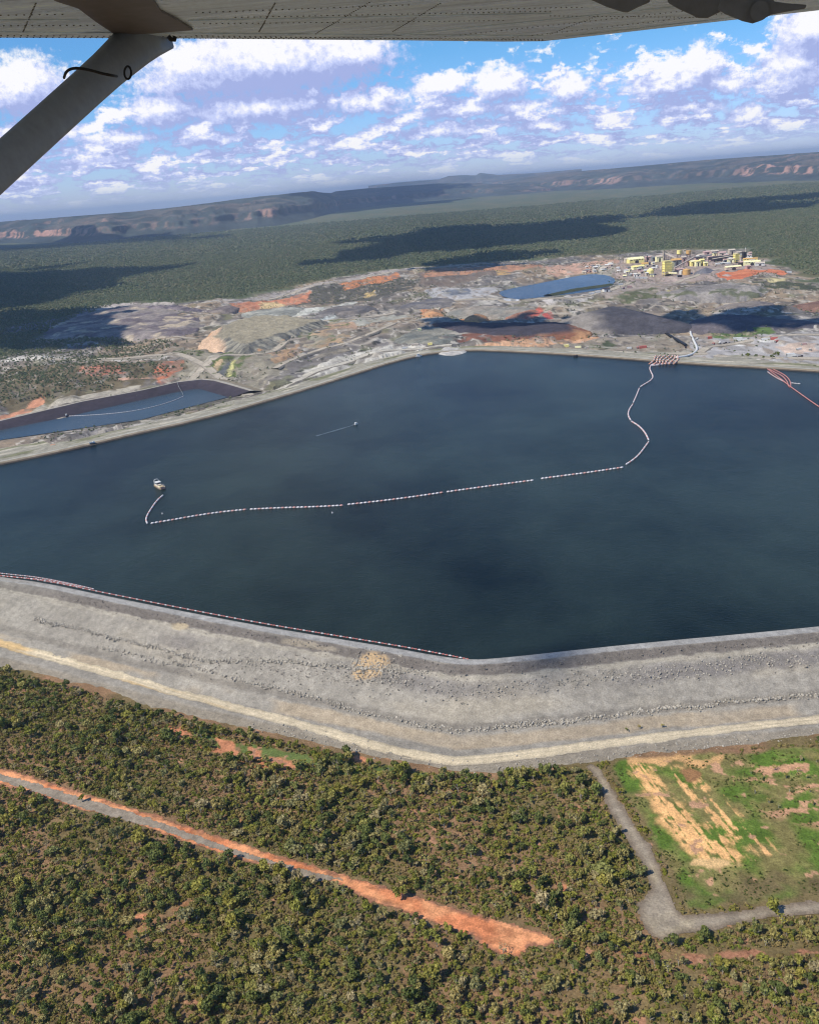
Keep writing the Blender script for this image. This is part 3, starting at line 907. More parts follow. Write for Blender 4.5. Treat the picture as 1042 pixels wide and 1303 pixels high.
scatter_rocks('boulder_row', 2200, -250, 560, lambda x: np.interp(x, [-250, 0, 150, 300, 400, 560], [58, 54, 50, 52, 36, 24]), 1.0, .22, .95, 'boulder', 1)
scatter_rocks('boulder_row', 1300, 180, 720, lambda x: np.interp(x, [180, 330, 450, 560, 720], [62, 62, 68, 72, 72]), 1.0, .22, .9, 'boulder', 2)
scatter_rocks('boulder_row', 2200, 560, 1350, lambda x: np.interp(x, [560, 700, 900, 1100, 1350], [72, 70, 70, 68, 66]), 1.0, .22, 1.0, 'boulder', 3)
scatter_rocks('rubble_band', 3400, 520, 1350, lambda x: np.interp(x, [520, 1350], [36, 34]), 4.5, .18, .8, 'boulder', 4, 3)
scatter_rocks('rubble_band', 1500, 250, 620, lambda x: np.interp(x, [250, 620], [56, 30]), 8.0, .18, .6, 'boulder_dark', 5, 3)
scatter_rocks('rubble_band', 700, 466, 532, lambda x: x * 0 + 30, 8.0, .2, .8, 'boulder', 6, 2)
scatter_rocks('rubble_band', 2200, -250, 1350, lambda x: x * 0 + 16, 2.6, .18, .6, 'boulder_dark', 7, 3)
scatter_rocks('toe_rubble', 1800, 400, 1350, lambda x: x * 0 + 112, 4.0, .15, .7, 'boulder', 8, 3)

# the haul road along the dam's foot
hi = np.where(nearK > .5)[0]
start = [k for k in range(len(hi)) if (hi[k] - hi[k - 1]) % len(RING) != 1]
if start: hi = np.roll(hi, -start[0])
dr = np.linspace(90.5, 101.5, 13)
DDr, IIr = np.meshgrid(dr, hi, indexing='ij')
edge = (fbm(ringS[IIr] / 5, DDr * 0 + np.sign(DDr - 96) * 40, 351, 5, .7) - .5) * 5 * np.abs(DDr - 96) / 6
shift = np.interp(RX[IIr], [0, 200, 420, 560, 700, 900, 1100], [-9, -7, 1, 8, 5, 1, -1])
Pr, Zr, _ = dam_xyz(DDr + edge + shift, IIr, False)
_, Zj, _ = dam_xyz(DDr + edge + shift, IIr, True)
cr = alb(224, 206, 174) * (.86 + .28 * fbm(ringS[IIr] / 30, DDr / 1.6, 353, 4))[..., None]
w = (sstep(.5, .7, fbm(ringS[IIr] / 70, DDr / 8, 355, 3)) * sstep(620, 420, RX[IIr]))[..., None]
cr = cr * (1 - w) + alb(226, 192, 140) * w
we = (sstep(.55, 1.0, np.abs(DDr - 96) / 6) * .85)[..., None]; cr = cr * (1 - we) + alb(164, 154, 138) * we
rut = sstep(.5, 1, np.cos((DDr - 96) * 1.6)) [..., None] * .12; cr = cr * (1 - rut)
me = mesh_np('haul_road', np.stack([Pr[..., 0].ravel(), Pr[..., 1].ravel(), (Zr + .12).ravel()], 1), grid_faces(len(dr), len(hi)), cr.reshape(-1, 3), smooth=True)
tag(link_mesh('haul_road', me, M['gravel']), 'pale dirt haul road running along the foot of the dam', 'haul road', kind='structure')


# ------------------------------------------------------------------ water
def water(name, poly, z, mat, label):
    bm = bmesh.new()
    vs = [bm.verts.new((p[0], p[1], z)) for p in poly]
    f = bm.faces.new(vs)
    if f.normal.z < 0: f.normal_flip()
    bm.normal_update()
    if f.normal.z < 0: f.normal_flip()
    bmesh.ops.triangulate(bm, faces=[f])
    me = D.meshes.new(name); bm.to_mesh(me); bm.free()
    return tag(link_mesh(name, me, M[mat]), label, 'water', kind='structure')


grow = RING + nrm * 1.2
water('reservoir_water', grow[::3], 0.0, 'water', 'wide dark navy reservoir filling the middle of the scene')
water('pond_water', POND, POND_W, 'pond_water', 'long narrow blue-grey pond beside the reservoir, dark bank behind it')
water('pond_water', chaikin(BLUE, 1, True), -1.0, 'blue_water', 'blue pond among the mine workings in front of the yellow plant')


def ribbon(name, rows, cols_rows, mat, label=None, cat=None, kind=None):
    V = np.array(rows); n, m = V.shape[:2]
    me = mesh_np(name, V.reshape(-1, 3), grid_faces(n, m), np.array(cols_rows).reshape(-1, 3), smooth=False)
    return tag(link_mesh(name, me, M[mat]), label, cat, kind=kind)


# dark lined bank of the long pond
pairs = [(-60, 560, -60, 549), (0, 547.5, 0, 536), (45, 538.5, 47, 525), (104, 526, 106, 511), (180, 509, 183, 496.5), (222, 499.5, 226, 486.5), (248, 495, 256, 483), (256, 495.3, 272, 484.5), (272, 500, 294, 490.5), (294, 506.5, 318, 497.5)]
wl_ = W2([(p[0], p[1]) for p in pairs], POND_W); cr_ = W2([(p[2], p[3]) for p in pairs], 1.0)
tq = np.concatenate([np.linspace(i, i + 1, 14, endpoint=False) for i in range(len(pairs) - 1)] + [[len(pairs) - 1.0]]); nn = len(tq)
ipq = lambda A: np.stack([np.interp(tq, np.arange(len(pairs)), A[:, k]) for k in range(2)], 1)
wl_, cr_ = ipq(wl_), ipq(cr_)
out_ = cr_ - wl_; out_ /= np.linalg.norm(out_, axis=1)[:, None]
for _ in range(5): out_[1:-1] = (out_[:-2] + out_[1:-1] + out_[2:]) / 3
rows, crow = [], []
for t, zz, cc in ((-.15, POND_W - 1.4, (70, 66, 74)), (0, POND_W, (70, 66, 74)), (.5, -3.5, (74, 68, 76)), (1.0, 1.0, (80, 74, 80))):
    p = wl_ + (cr_ - wl_) * t
    rows.append(np.column_stack([p, np.full(nn, zz)])); crow.append(np.tile(alb(*cc), (nn, 1)) * (.8 + .4 * fbm(np.arange(nn) / 4, np.arange(nn) * 0 + t * 5, 361, 3))[:, None])
for dd, zz, cc in ((.8, 1.25, (176, 168, 156)), (7, 1.2, (190, 184, 170)), (9, .8, (160, 148, 130)), (26, -1.8, (150, 138, 116))):
    rows.append(np.column_stack([cr_ + out_ * dd, np.full(nn, zz)])); crow.append(np.tile(alb(*cc), (nn, 1)))
ribbon('pond_bank', rows, crow, 'liner', 'dark lined bank with a pale crest road round the long narrow pond', 'pond bank')

# haul roads of the mine
def haul(px, wid, label, col=(196, 184, 166)):
    P, _ = resample(chaikin(W2(px, 1.0), 2), 6.0)
    t = np.gradient(P, axis=0); t /= np.linalg.norm(t, axis=1)[:, None]; v = np.stack([-t[:, 1], t[:, 0]], 1)
    rows, cs = [], []
    zc = H(P[:, 0], P[:, 1]) + 0.6
    zc = np.convolve(np.pad(zc, 4, mode='edge'), np.ones(9) / 9, 'valid')
    for u in (-.9, -.62, -.5, -.2, .2, .5, .62, .9):
        q = P + v * wid * u
        z = zc + (.9 if abs(u) == .62 else .55) - (3.5 if abs(u) > .8 else 0)
        rows.append(np.column_stack([q, z])); cs.append(np.tile(alb(*(col if abs(u) < .55 else (150, 142, 130))), (len(P), 1)) * (.8 + .4 * fbm(q[:, 0] / 9, q[:, 1] / 9, 651, 3))[:, None])
    ribbon('mine_road', rows, cs, 'earth', label, 'mine road', 'structure')


haul([(318, 500), (300, 488), (262, 470), (240, 458), (215, 452), (150, 458), (60, 461)], 13, 'pale mine road from the pond corner past the forest to the left edge')
haul([(238, 484), (262, 470), (285, 457), (315, 455), (345, 449), (372, 432), (392, 418), (430, 408), (500, 398)], 13, 'winding mine road climbing past the foot of the fluted dump')
haul([(330, 508), (380, 482), (430, 464), (480, 450), (530, 443), (575, 440)], 14, 'pale haul road behind the bank towards the white stony point', (208, 200, 184))
haul([(285, 386), (340, 375), (400, 363), (480, 349), (545, 341), (620, 335)], 18, 'pale boundary road between the forest and the pit')
haul([(350, 470), (400, 446), (440, 440), (470, 432), (490, 424), (520, 410), (545, 408)], 10, 'narrow bench road across the terraced mound')
haul([(545, 404), (560, 385), (600, 381), (640, 383), (690, 384), (740, 383), (772, 372), (800, 361), (830, 354)], 16, 'haul road from the near-black dump past the blue pond to the plant')
haul([(835, 357), (860, 355), (885, 348), (915, 342), (940, 341)], 14, 'grey ramp road rising from the tall tower to the orange pad')
haul([(700, 447), (780, 446), (850, 447), (930, 451), (1042, 455), (1150, 460)], 14, 'pale crest road along the bench above the far bank')
haul([(890, 448), (905, 436), (960, 429), (1042, 428), (1150, 430)], 12, 'pale road through the grey yard')
haul([(60, 430), (120, 424), (200, 424), (250, 430)], 10, 'thin road at the foot of the long low grey dump')
# dark planted causeway across the blue pond
cp = chaikin(W2([(697, 376), (715, 372), (740, 367), (760, 365), (776, 362)], 0), 2); cp, _ = resample(cp, 8)
tt = np.gradient(cp, axis=0); tt /= np.linalg.norm(tt, axis=1)[:, None]; on = np.stack([-tt[:, 1], tt[:, 0]], 1)
rows, crow = [], []
for dd, zz in ((-16, -2), (-9, 1.2), (0, 2.0), (9, 1.2), (16, -2)):
    rows.append(np.column_stack([cp + on * dd, zz + vnoise(np.arange(len(cp)) / 2, np.full(len(cp), dd), 371) * 1.5])); crow.append(np.tile(alb(78, 84, 66), (len(cp), 1)))
ribbon('causeway', rows, crow, 'earth', 'dark overgrown causeway crossing the blue pond', 'causeway', 'structure')


# ------------------------------------------------------------------ waste heaps
def heap(label, front, back, h, slope, colfn, name='waste_heap', res=3.0, flute=0.0, fl_sc=9.0, rough=1.0, base=0.0, cat='waste heap'):
    poly = np.vstack([W2(front, base), W2(back, base + h)])
    poly = chaikin(poly, 2, True)
    x0, y0 = poly.min(0) - res * 3; x1, y1 = poly.max(0) + res * 3
    xs = np.arange(x0, x1, res); ys = np.arange(y0, y1, res)
    X, Y = np.meshgrid(xs, ys); X = X.ravel(); Y = Y.ravel()
    d, s = sdist(X, Y, poly, arc=True)
    dn = d + (fbm(X / 40, Y / 40, 401, 3) - .5) * 18 * rough
    fl = (fbm(s / fl_sc, d / 80, 403, 3) - .5) * flute
    t = np.clip(dn, 0, None) * slope
    t = np.where(t < h, t, h + (t - h) * .03)
    zz = base - 1.5 + t + (fl * sstep(0, .4 * h, t)) * (1 - .8 * sstep(.85 * h, h, t)) + (fbm(X / 22, Y / 22, 405, 4) - .5) * 4 * rough * sstep(0, 6, dn) + (fbm(X / 6, Y / 6, 407, 3) - .5) * 1.6 * rough * sstep(0, 4, dn)
    zz = np.where(d < 0, np.minimum(zz, H(X, Y) - .6), zz)
    keep = d > -res * 1.5
    f = grid_faces(len(ys), len(xs)); f = f[keep[f].all(1)]
    cols = colfn(X, Y, d, s, t / h)
    used = np.unique(f); mp = np.full(len(X), -1); mp[used] = np.arange(len(used))
    me = mesh_np(name, np.stack([X, Y, zz], 1)[used], mp[f], cols[used], smooth=True)
    return tag(link_mesh(name, me, M['earth_far']), label, cat, kind='structure')


def mixc(a, b, w):
    w = np.clip(w, 0, 1)[:, None]
    return np.asarray(a) * (1 - w) + np.asarray(b) * w


def simple_col(a, b, sc=40, seed=500, c3=None, th=.6):
    def f(X, Y, d, s, t):
        c = mixc(a, b, sstep(.35, .65, fbm(X / sc, Y / sc, seed, 4)))
        if c3 is not None:
            w = sstep(th, th + .12, fbm(X / (sc * .6), Y / (sc * .6), seed + 5, 4))[:, None]; c = c * (1 - w) + np.asarray(c3) * w
        return c * (.75 + .5 * fbm(X / 8, Y / 8, seed + 9, 3))[:, None]
    return f


def flute_col(X, Y, d, s, t):
    st = fbm(s / 7, d / 120, 511, 4)
    c = mixc(alb(116, 114, 108), alb(168, 162, 146), sstep(.35, .7, st))
    pxs = np.array([proj((a, b, 14))[0] for a, b in zip(X, Y)])
    w = sstep(0, 1, (286 - pxs) / 9 + (fbm(X / 20, Y / 20, 513, 3) - .5) * 1.5)
    c = mixc(c, alb(222, 188, 158), w)  # left faces painted cream for the sun falling on them
    top = sstep(.92, 1.02, t); c = c * (1 - top[:, None]) + alb(168, 158, 136) * top[:, None]
    w = sstep(.62, .7, fbm(X / 30, Y / 30, 515, 3)) * (1 - sstep(.3, .5, t))
    return mixc(c, alb(206, 160, 122), w)


heap('big fluted grey waste dump with a sunlit left flank painted cream above the pond end', [(247, 441), (268, 447), (305, 455), (335, 450), (360, 440), (392, 432), (420, 420)], [(432, 404), (395, 398), (345, 397), (318, 399), (292, 405), (272, 411)], 21, .5, flute_col, res=2.4, flute=9, rough=1.6)
heap('long low grey dump with darker top left of the fluted dump', [(40, 432), (120, 432), (200, 430), (248, 425)], [(268, 400), (235, 388), (180, 384), (120, 392), (70, 408)], 10, .28,
     simple_col(alb(158, 148, 142), alb(122, 112, 116), 60, 521, alb(196, 180, 158), .6), rough=1.5, res=4)
heap('rugged dark ridge behind the long low grey dump', [(165, 396), (210, 400), (260, 402)], [(275, 392), (232, 385), (190, 386)], 13, .35, simple_col(alb(106, 100, 108), alb(150, 138, 140), 40, 527), rough=2.2, res=4)
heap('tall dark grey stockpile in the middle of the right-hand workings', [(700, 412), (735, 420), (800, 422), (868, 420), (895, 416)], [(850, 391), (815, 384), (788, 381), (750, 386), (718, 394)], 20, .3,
     lambda X, Y, d, s, t: mixc(alb(150, 142, 134), alb(88, 86, 92), sstep(-30, 40, X - G(752, 410)[0] + (fbm(X / 40, Y / 40, 531, 3) - .5) * 60)) * (.75 + .5 * fbm(X / 9, Y / 20, 533, 3))[:, None], rough=.6, flute=2)  # lit left side and shaded right side are painted into the colour
heap('long near-black dump with rusty foot behind the far bank', [(540, 426), (590, 434), (660, 436), (720, 430), (760, 424)], [(735, 404), (690, 404), (640, 405), (580, 404), (535, 404)], 12, .22,
     lambda X, Y, d, s, t: mixc(mixc(alb(150, 104, 82), alb(196, 150, 112), sstep(.5, .7, fbm(X / 40, Y / 40, 541, 3))), alb(80, 76, 84), sstep(.25, .75, t + (fbm(X / 50, Y / 50, 543, 3) - .5) * .5)), rough=1.0)
heap('rough grey spoil ridge below the yellow plant', [(812, 380), (860, 382), (910, 381), (965, 376)], [(985, 360), (945, 355), (900, 358), (850, 364)], 13, .3, simple_col(alb(142, 136, 132), alb(172, 164, 156), 40, 551, alb(116, 118, 96), .58), rough=2.0, res=4)
heap('broad red-brown spoil heap at the right-hand edge', [(962, 394), (1000, 404), (1060, 412), (1150, 416)], [(1160, 376), (1060, 374), (1010, 378), (975, 386)], 14, .2,
     simple_col(alb(150, 118, 102), alb(132, 104, 94), 70, 561, alb(226, 172, 134), .66), rough=.6, res=4)
heap('flat orange-red pad below the right end of the plant', [(901, 355), (950, 357.5), (990, 353), (1007, 349)], [(1004, 342.5), (960, 339), (912, 343)], 4, .3, simple_col(alb(222, 142, 106), alb(212, 126, 92), 50, 571), rough=.4, res=4, cat='earth pad')
heap('steep dark grey ore cone among the plant buildings', [(880, 347), (898, 348), (916, 345)], [(906, 338), (896, 336.5), (888, 339)], 14, .5, simple_col(alb(112, 112, 120), alb(126, 124, 128), 30, 577), rough=.3, res=3, cat='ore stockpile')
heap('tan and olive terraced mound right of the fluted dump', [(355, 436), (410, 444), (470, 440), (515, 428)], [(525, 404), (470, 400), (420, 402), (380, 410)], 9, .16, simple_col(alb(160, 154, 138), alb(182, 156, 128), 40, 581, alb(116, 122, 86), .56), rough=1.6, res=3, flute=2)
heap('rounded dark grey mound behind the white rocky point', [(492, 438), (530, 442), (580, 440), (600, 434)], [(598, 418), (560, 411), (520, 414), (500, 424)], 9, .3, simple_col(alb(124, 126, 120), alb(152, 148, 136), 30, 591), rough=.7, res=3, flute=2.5)
heap('pale stony point jutting into the far side of the reservoir', [(553, 452), (572, 453.5), (590, 451), (597, 446)], [(590, 440), (570, 438), (555, 442)], 3.2, .35, simple_col(alb(196, 190, 184), alb(216, 210, 200), 14, 601), rough=.5, res=2, cat='rock point')
heap('long dark heap behind the yard and its green strip', [(865, 420), (930, 420), (1000, 422), (1060, 424), (1150, 426)], [(1150, 408), (1042, 404), (980, 397), (920, 394), (880, 400)], 9, .2, simple_col(alb(92, 92, 100), alb(112, 106, 110), 60, 611), rough=1.2, res=4)
heap('grey-green sloping spoil terrace right of the white curled bench', [(560, 402), (620, 403), (680, 402)], [(690, 388), (640, 384), (580, 386)], 8, .15, simple_col(alb(146, 144, 136), alb(164, 154, 142), 50, 621), rough=1.4, res=4)
for lab, fr_, bk_, h_, sl_, ca, cb_ in [
    ('mid-grey dump at the foot of the terraced mound', [(385, 462), (420, 458), (455, 447), (462, 442)], [(450, 438), (420, 441), (395, 450)], 7, .34, (132, 126, 118), (158, 148, 132)),
    ('dark grey dump above the winding road', [(395, 402), (430, 405), (470, 400), (485, 394)], [(480, 386), (440, 386), (405, 391)], 9, .3, (116, 112, 112), (140, 132, 126)),
    ('grey bench dump below the pit wall', [(300, 402), (340, 405), (385, 399), (392, 393)], [(385, 388), (340, 391), (305, 396)], 6, .25, (150, 150, 142), (186, 184, 172)),
    ('dark spoil bank right of the pit', [(505, 392), (540, 394), (575, 390), (585, 384)], [(580, 376), (540, 378), (510, 384)], 8, .3, (112, 110, 114), (138, 132, 128)),
    ('grey-brown dump left of the pit above the low grey dump', [(240, 398), (270, 400), (300, 396), (306, 391)], [(300, 386), (265, 388), (245, 392)], 7, .3, (124, 114, 112), (150, 138, 130)),
    ('low tan dump behind the yard heap', [(905, 396), (945, 394), (985, 392)], [(985, 380), (940, 380), (910, 386)], 6, .2, (152, 142, 134), (130, 122, 120)),
    ('orange-brown dump behind the near-black dump', [(640, 404), (670, 404), (690, 400)], [(690, 390), (665, 392), (645, 397)], 9, .35, (206, 140, 112), (170, 128, 110)),
    ('tan dump with orange scar left of the near-black dump', [(535, 408), (556, 408), (566, 403)], [(560, 388), (545, 389), (536, 397)], 9, .4, (214, 160, 118), (180, 146, 116)),
    ('small orange dump beside the grey-green terrace', [(590, 409), (612, 409), (622, 405)], [(616, 396), (600, 396), (590, 402)], 7, .4, (222, 164, 116), (190, 150, 118))]:
    heap(lab, fr_, bk_, h_, sl_, simple_col(alb(*ca), alb(*cb_), 36, 671 + len(lab)), rough=.9, res=3, flute=3)
heap('low grey mound between the plant and the blue pond', [(780, 372), (815, 374), (850, 371)], [(850, 362), (815, 362), (790, 365)], 6, .2, simple_col(alb(164, 152, 150), alb(180, 164, 154), 50, 631), rough=1.4, res=4)

# ------------------------------------------------------------------ the escarpment
def hills(name, base_px, sky_px, label, back=9000, talus=900, cliff=.5, seed=700, colk=1.0, da=.06, dz_back=0.0):
    bp = np.array(base_px, float); sp = np.array(sky_px, float)
    xs = np.arange(min(bp[0, 0], sp[0, 0]), max(bp[-1, 0], sp[-1, 0]) + 1, 1.4)
    by = np.interp(xs, bp[:, 0], bp[:, 1]); sy = np.interp(xs, sp[:, 0], sp[:, 1])
    B = np.array([G(a, b, 0) for a, b in zip(xs, by)])
    rb = np.hypot(B[:, 0], B[:, 1]); ang = np.arctan2(B[:, 0], B[:, 1])
    dsk = np.array([ray(a, b) for a, b in zip(xs, sy)]); te = dsk[:, 2] / np.hypot(dsk[:, 0], dsk[:, 1])
    # valleys eat into the edge
    arc = ang * 12000
    bay = (fbm(arc / 900, arc * 0, seed, 4) - .45) * 2600
    rb2 = rb + np.maximum(bay, -300)
    prof_r = np.array([-900, -300, 0, 200, 420, 640, 820, 900, 960, 1020, 1090, 1250, 1500, 1900, 2400, 3000, 3600, 4300, 5200, 6500, 8000, back]) * (talus / 900.0)
    prof_r[-1] = back
    prof_h = np.array([-.12, -.04, .01, .05, .10, .17, .24, .30, .44, .52, .55, .58, .63, .70, .78, .88, 1.0, .99, .98, .97, .95, .93])
    rr = np.concatenate([np.linspace(prof_r[i], prof_r[i + 1], 4, endpoint=False) for i in range(len(prof_r) - 1)] + [[prof_r[-1]]])
    hh = np.interp(rr, prof_r, prof_h)
    R_ = rb2[None, :] + rr[:, None]
    ref = rb2 + 3600 * (talus / 900.0)
    ztop = CAMZ + ref * te
    gul = fbm(arc[None, :] / 160 + R_ * 0, R_ / 900, seed + 3, 4)
    k = np.sin(np.clip(hh, 0, 1) * math.pi)[:, None]
    top_n = fbm(arc[None, :] / 620 + R_ * 0, R_ / 520, seed + 5, 5)
    Z = ztop[None, :] * (hh[:, None] + (gul - .5) * .22 * k + (top_n - .5) * .34 * (sstep(.5, .62, hh) * (1 - sstep(.86, 1.0, hh)))[:, None]) + (top_n - .55) * 26 * sstep(.9, 1, hh)[:, None]
    ly = np.clip(Z / np.maximum(ztop[None, :], 1), 0, 1); Z = Z + np.sin(ly * 6.28 * 5) * 5 * (sstep(.15, .3, hh) * (1 - sstep(.9, 1, hh)))[:, None]
    X = R_ * np.sin(ang)[None, :]; Y = R_ * np.cos(ang)[None, :]
    slope_cliff = (sstep(.18, .26, hh) * (1 - sstep(.54, .6, hh)))[:, None] + .55 * (sstep(.6, .66, hh) * (1 - sstep(.9, .98, hh)))[:, None] * sstep(.52, .62, top_n)
    veg = fbm(X / 300, Y / 300, seed + 7, 4)
    c = alb(74, 82, 80) * (.55 + .9 * veg)[..., None]
    rock = sstep(.46, .62, fbm(arc[None, :] / 70 + R_ * 0, R_ / 90, seed + 9, 5)) * slope_cliff * (.25 + .75 * sstep(.40, .58, fbm(arc[None, :] / 800 + R_ * 0, R_ / 3000, seed + 15, 3)))
    rc = alb(186, 146, 130) * (.7 + .6 * fbm(arc[None, :] / 40 + R_ * 0, R_ / 300, seed + 11, 3))[..., None]
    c = c * (1 - rock[..., None]) + rc * rock[..., None]
    flat = sstep(.56, .62, hh)[:, None] * sstep(.5, .62, fbm(X / 500, Y / 500, seed + 13, 4))
    c = c * (1 - flat[..., None] * .4) + alb(140, 124, 112) * flat[..., None] * .4
    me = mesh_np(name, np.stack([X.ravel(), Y.ravel(), Z.ravel()], 1), grid_faces(len(rr), len(xs)), c.reshape(-1, 3), smooth=False)
    return tag(link_mesh(name, me, M['rock_cliff']), label, 'hills', kind='structure')


hills('escarpment', [(-90, 318), (0, 311), (130, 307), (230, 301), (330, 290), (400, 277), (432, 268)], [(-90, 289), (0, 283), (100, 275), (180, 268.5), (250, 261), (330, 250), (400, 243), (432, 247)],
      'nearer dark escarpment with rusty cliff faces at the left, under the strut', back=5200, seed=700, talus=700)
hills('escarpment', [(385, 276), (430, 269), (480, 262), (540, 257), (600, 252), (690, 245), (724, 241)], [(385, 262), (430, 243), (480, 239), (560, 233), (600, 233), (680, 236), (724, 237)],
      'dark wooded escarpment in the middle, left of the reddish cliffs', back=4200, seed=720, talus=650)
hills('escarpment', [(640, 247), (700, 243), (780, 240), (860, 236), (950, 233), (1042, 231), (1130, 227)], [(640, 230), (700, 221), (760, 216), (830, 210), (900, 203.5), (960, 199), (1042, 194), (1130, 188)],
      'broad far plateau with pale reddish cliffs, reaching the right-hand edge', back=9000, seed=740)
FR = hills('far_range', [(470, 252), (560, 246), (640, 241), (740, 234)], [(470, 236), (520, 231), (560, 228), (572, 223.5), (596, 222.5), (606, 223), (612, 219.5), (624, 221), (634, 222.5), (690, 219.5), (740, 215)],
      'bluish far range with two small peaks on the skyline', back=9000, seed=760)

# ------------------------------------------------------------------ trees
HIDE = D.collections.new('scatter_sources')      # sources of the scattered stuff; not linked to the scene


def leaf_faces(centers, normals, size, r):
    n = len(centers)
    nn = normals + r.normal(0, .55, (n, 3)); nn /= np.linalg.norm(nn, axis=1)[:, None] + 1e-9
    a = np.cross(nn, r.normal(0, 1, (n, 3))); a /= np.linalg.norm(a, axis=1)[:, None] + 1e-9
    b = np.cross(nn, a)
    s1 = (size * r.uniform(.6, 1.3, n))[:, None]; s2 = (size * r.uniform(.5, 1.1, n))[:, None]
    q = np.stack([centers - a * s1 - b * s2 * .6, centers + a * s1 * .7 - b * s2, centers + a * s1 + b * s2 * .6, centers - a * s1 * .6 + b * s2], 1)
    return q.reshape(-1, 3), np.arange(n * 4).reshape(-1, 4)


def crown_np(seed, R, Hc, z0, lumps, per, size):
    r = np.random.default_rng(seed)
    C, N = [], []
    for i in range(lumps):
        a = r.uniform(0, 6.28); q = R * math.sqrt(r.uniform(.02, 1)) * .72
        lc = np.array([q * 1.25 * math.cos(a), q * math.sin(a), z0 + Hc * r.uniform(.1, .85) * (1 - .3 * (q / R) ** 2)])
        lr = R * r.uniform(.20, .50)
        u = r.normal(0, 1, (per, 3)); u[:, 2] = np.abs(u[:, 2]) * 1.0 - .25
        u /= np.linalg.norm(u, axis=1)[:, None]
        C.append(lc + u * lr * r.uniform(.6, 1.05, (per, 1)) * np.array([1, 1, .8])); N.append(u)
    return leaf_faces(np.vstack(C), np.vstack(N), size, r)


def trunk_mb(seed, R, z0, Hc, mb=None):
    r = random.Random(seed); mb = mb or MB()
    lean = r.uniform(-.5, .5)
    top = np.array([lean, r.uniform(-.4, .4), z0 + Hc * .45])
    mb.tube([(0, 0, -.6), (lean * .3, 0, z0 * .5), top], [.26, .2, .1], 6)
    for i in range(4):
        a = i * 1.57 + r.uniform(-.5, .5); s = z0 * r.uniform(.6, 1.05)
        p0 = np.array([lean * .5 * s / z0, 0, s])
        p1 = p0 + np.array([math.cos(a) * R * .3, math.sin(a) * R * .3, Hc * .22]); p2 = p0 + np.array([math.cos(a) * R * .62, math.sin(a) * R * .62, Hc * .5])
        mb.tube([p0, p1, p2], [.12, .08, .04], 5)
    return mb


TREE_KINDS = [  # R, crown height, clear stem, lumps, faces per lump, leaf size, leaf material
    (2.9, 3.6, 2.6, 8, 34, .46, 'leaf'), (3.5, 3.8, 3.2, 10, 32, .50, 'leaf'), (2.3, 3.4, 2.2, 6, 34, .42, 'leaf'),
    (3.0, 4.6, 2.8, 9, 36, .46, 'leaf_dark'), (2.6, 3.0, 2.6, 5, 13, .34, 'leaf'), (2.0, 2.6, 1.6, 5, 30, .40, 'leaf')]
TREE_ME = []
for k, (R, Hc, z0, lu, per, sz, lm) in enumerate(TREE_KINDS):
    v, f = crown_np(900 + k, R, Hc, z0, lu, per, sz)
    cm = mesh_np('crown', v, f); cm.materials.append(M[lm])
    tmb = trunk_mb(950 + k, R, z0, Hc)
    tm = D.meshes.new('trunk'); tm.from_pydata(tmb.v, [], tmb.f); tm.materials.append(M['bark'])
    # joined copy for the woodland
    nv = len(v); jv = np.vstack([v, np.array(tmb.v)])
    jm = D.meshes.new('woodland_tree'); jm.from_pydata(jv.tolist(), [], f.tolist() + [tuple(i + nv for i in q) for q in tmb.f])
    jm.materials.append(M[lm]); jm.materials.append(M['bark'])
    jm.polygons.foreach_set('material_index', np.array([0] * len(f) + [1] * len(tmb.f), np.int32))
    TREE_ME.append((cm, tm, jm))


def source_coll(name, meshes):
    c = D.collections.new(name)
    for i, me in enumerate(meshes):
        o = D.objects.new('%s_%02d' % (name, i), me); c.objects.link(o)
    return c


SRC_TREE = source_coll('woodland_source', [t[2] for t in TREE_ME])
sh = []
for k in range(4):
    v, f = crown_np(1000 + k, 1.1 + .25 * k, 1.2, .1, 4, 12, .34)
    m_ = mesh_np('shrub', v, f); m_.materials.append(M['shrub']); sh.append(m_)
SRC_SHRUB = source_coll('shrub_source', sh)
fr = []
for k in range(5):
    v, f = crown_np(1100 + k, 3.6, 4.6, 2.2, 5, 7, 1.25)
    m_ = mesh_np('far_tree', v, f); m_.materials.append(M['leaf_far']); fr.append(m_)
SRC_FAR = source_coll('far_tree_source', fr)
gt = []
for k in range(3):
    v, f = crown_np(1200 + k, .7, .5, .0, 3, 8, .24)
    m_ = mesh_np('tuft', v, f); m_.materials.append(M['grass_tuft']); gt.append(m_)
SRC_TUFT = source_coll('tuft_source', gt)


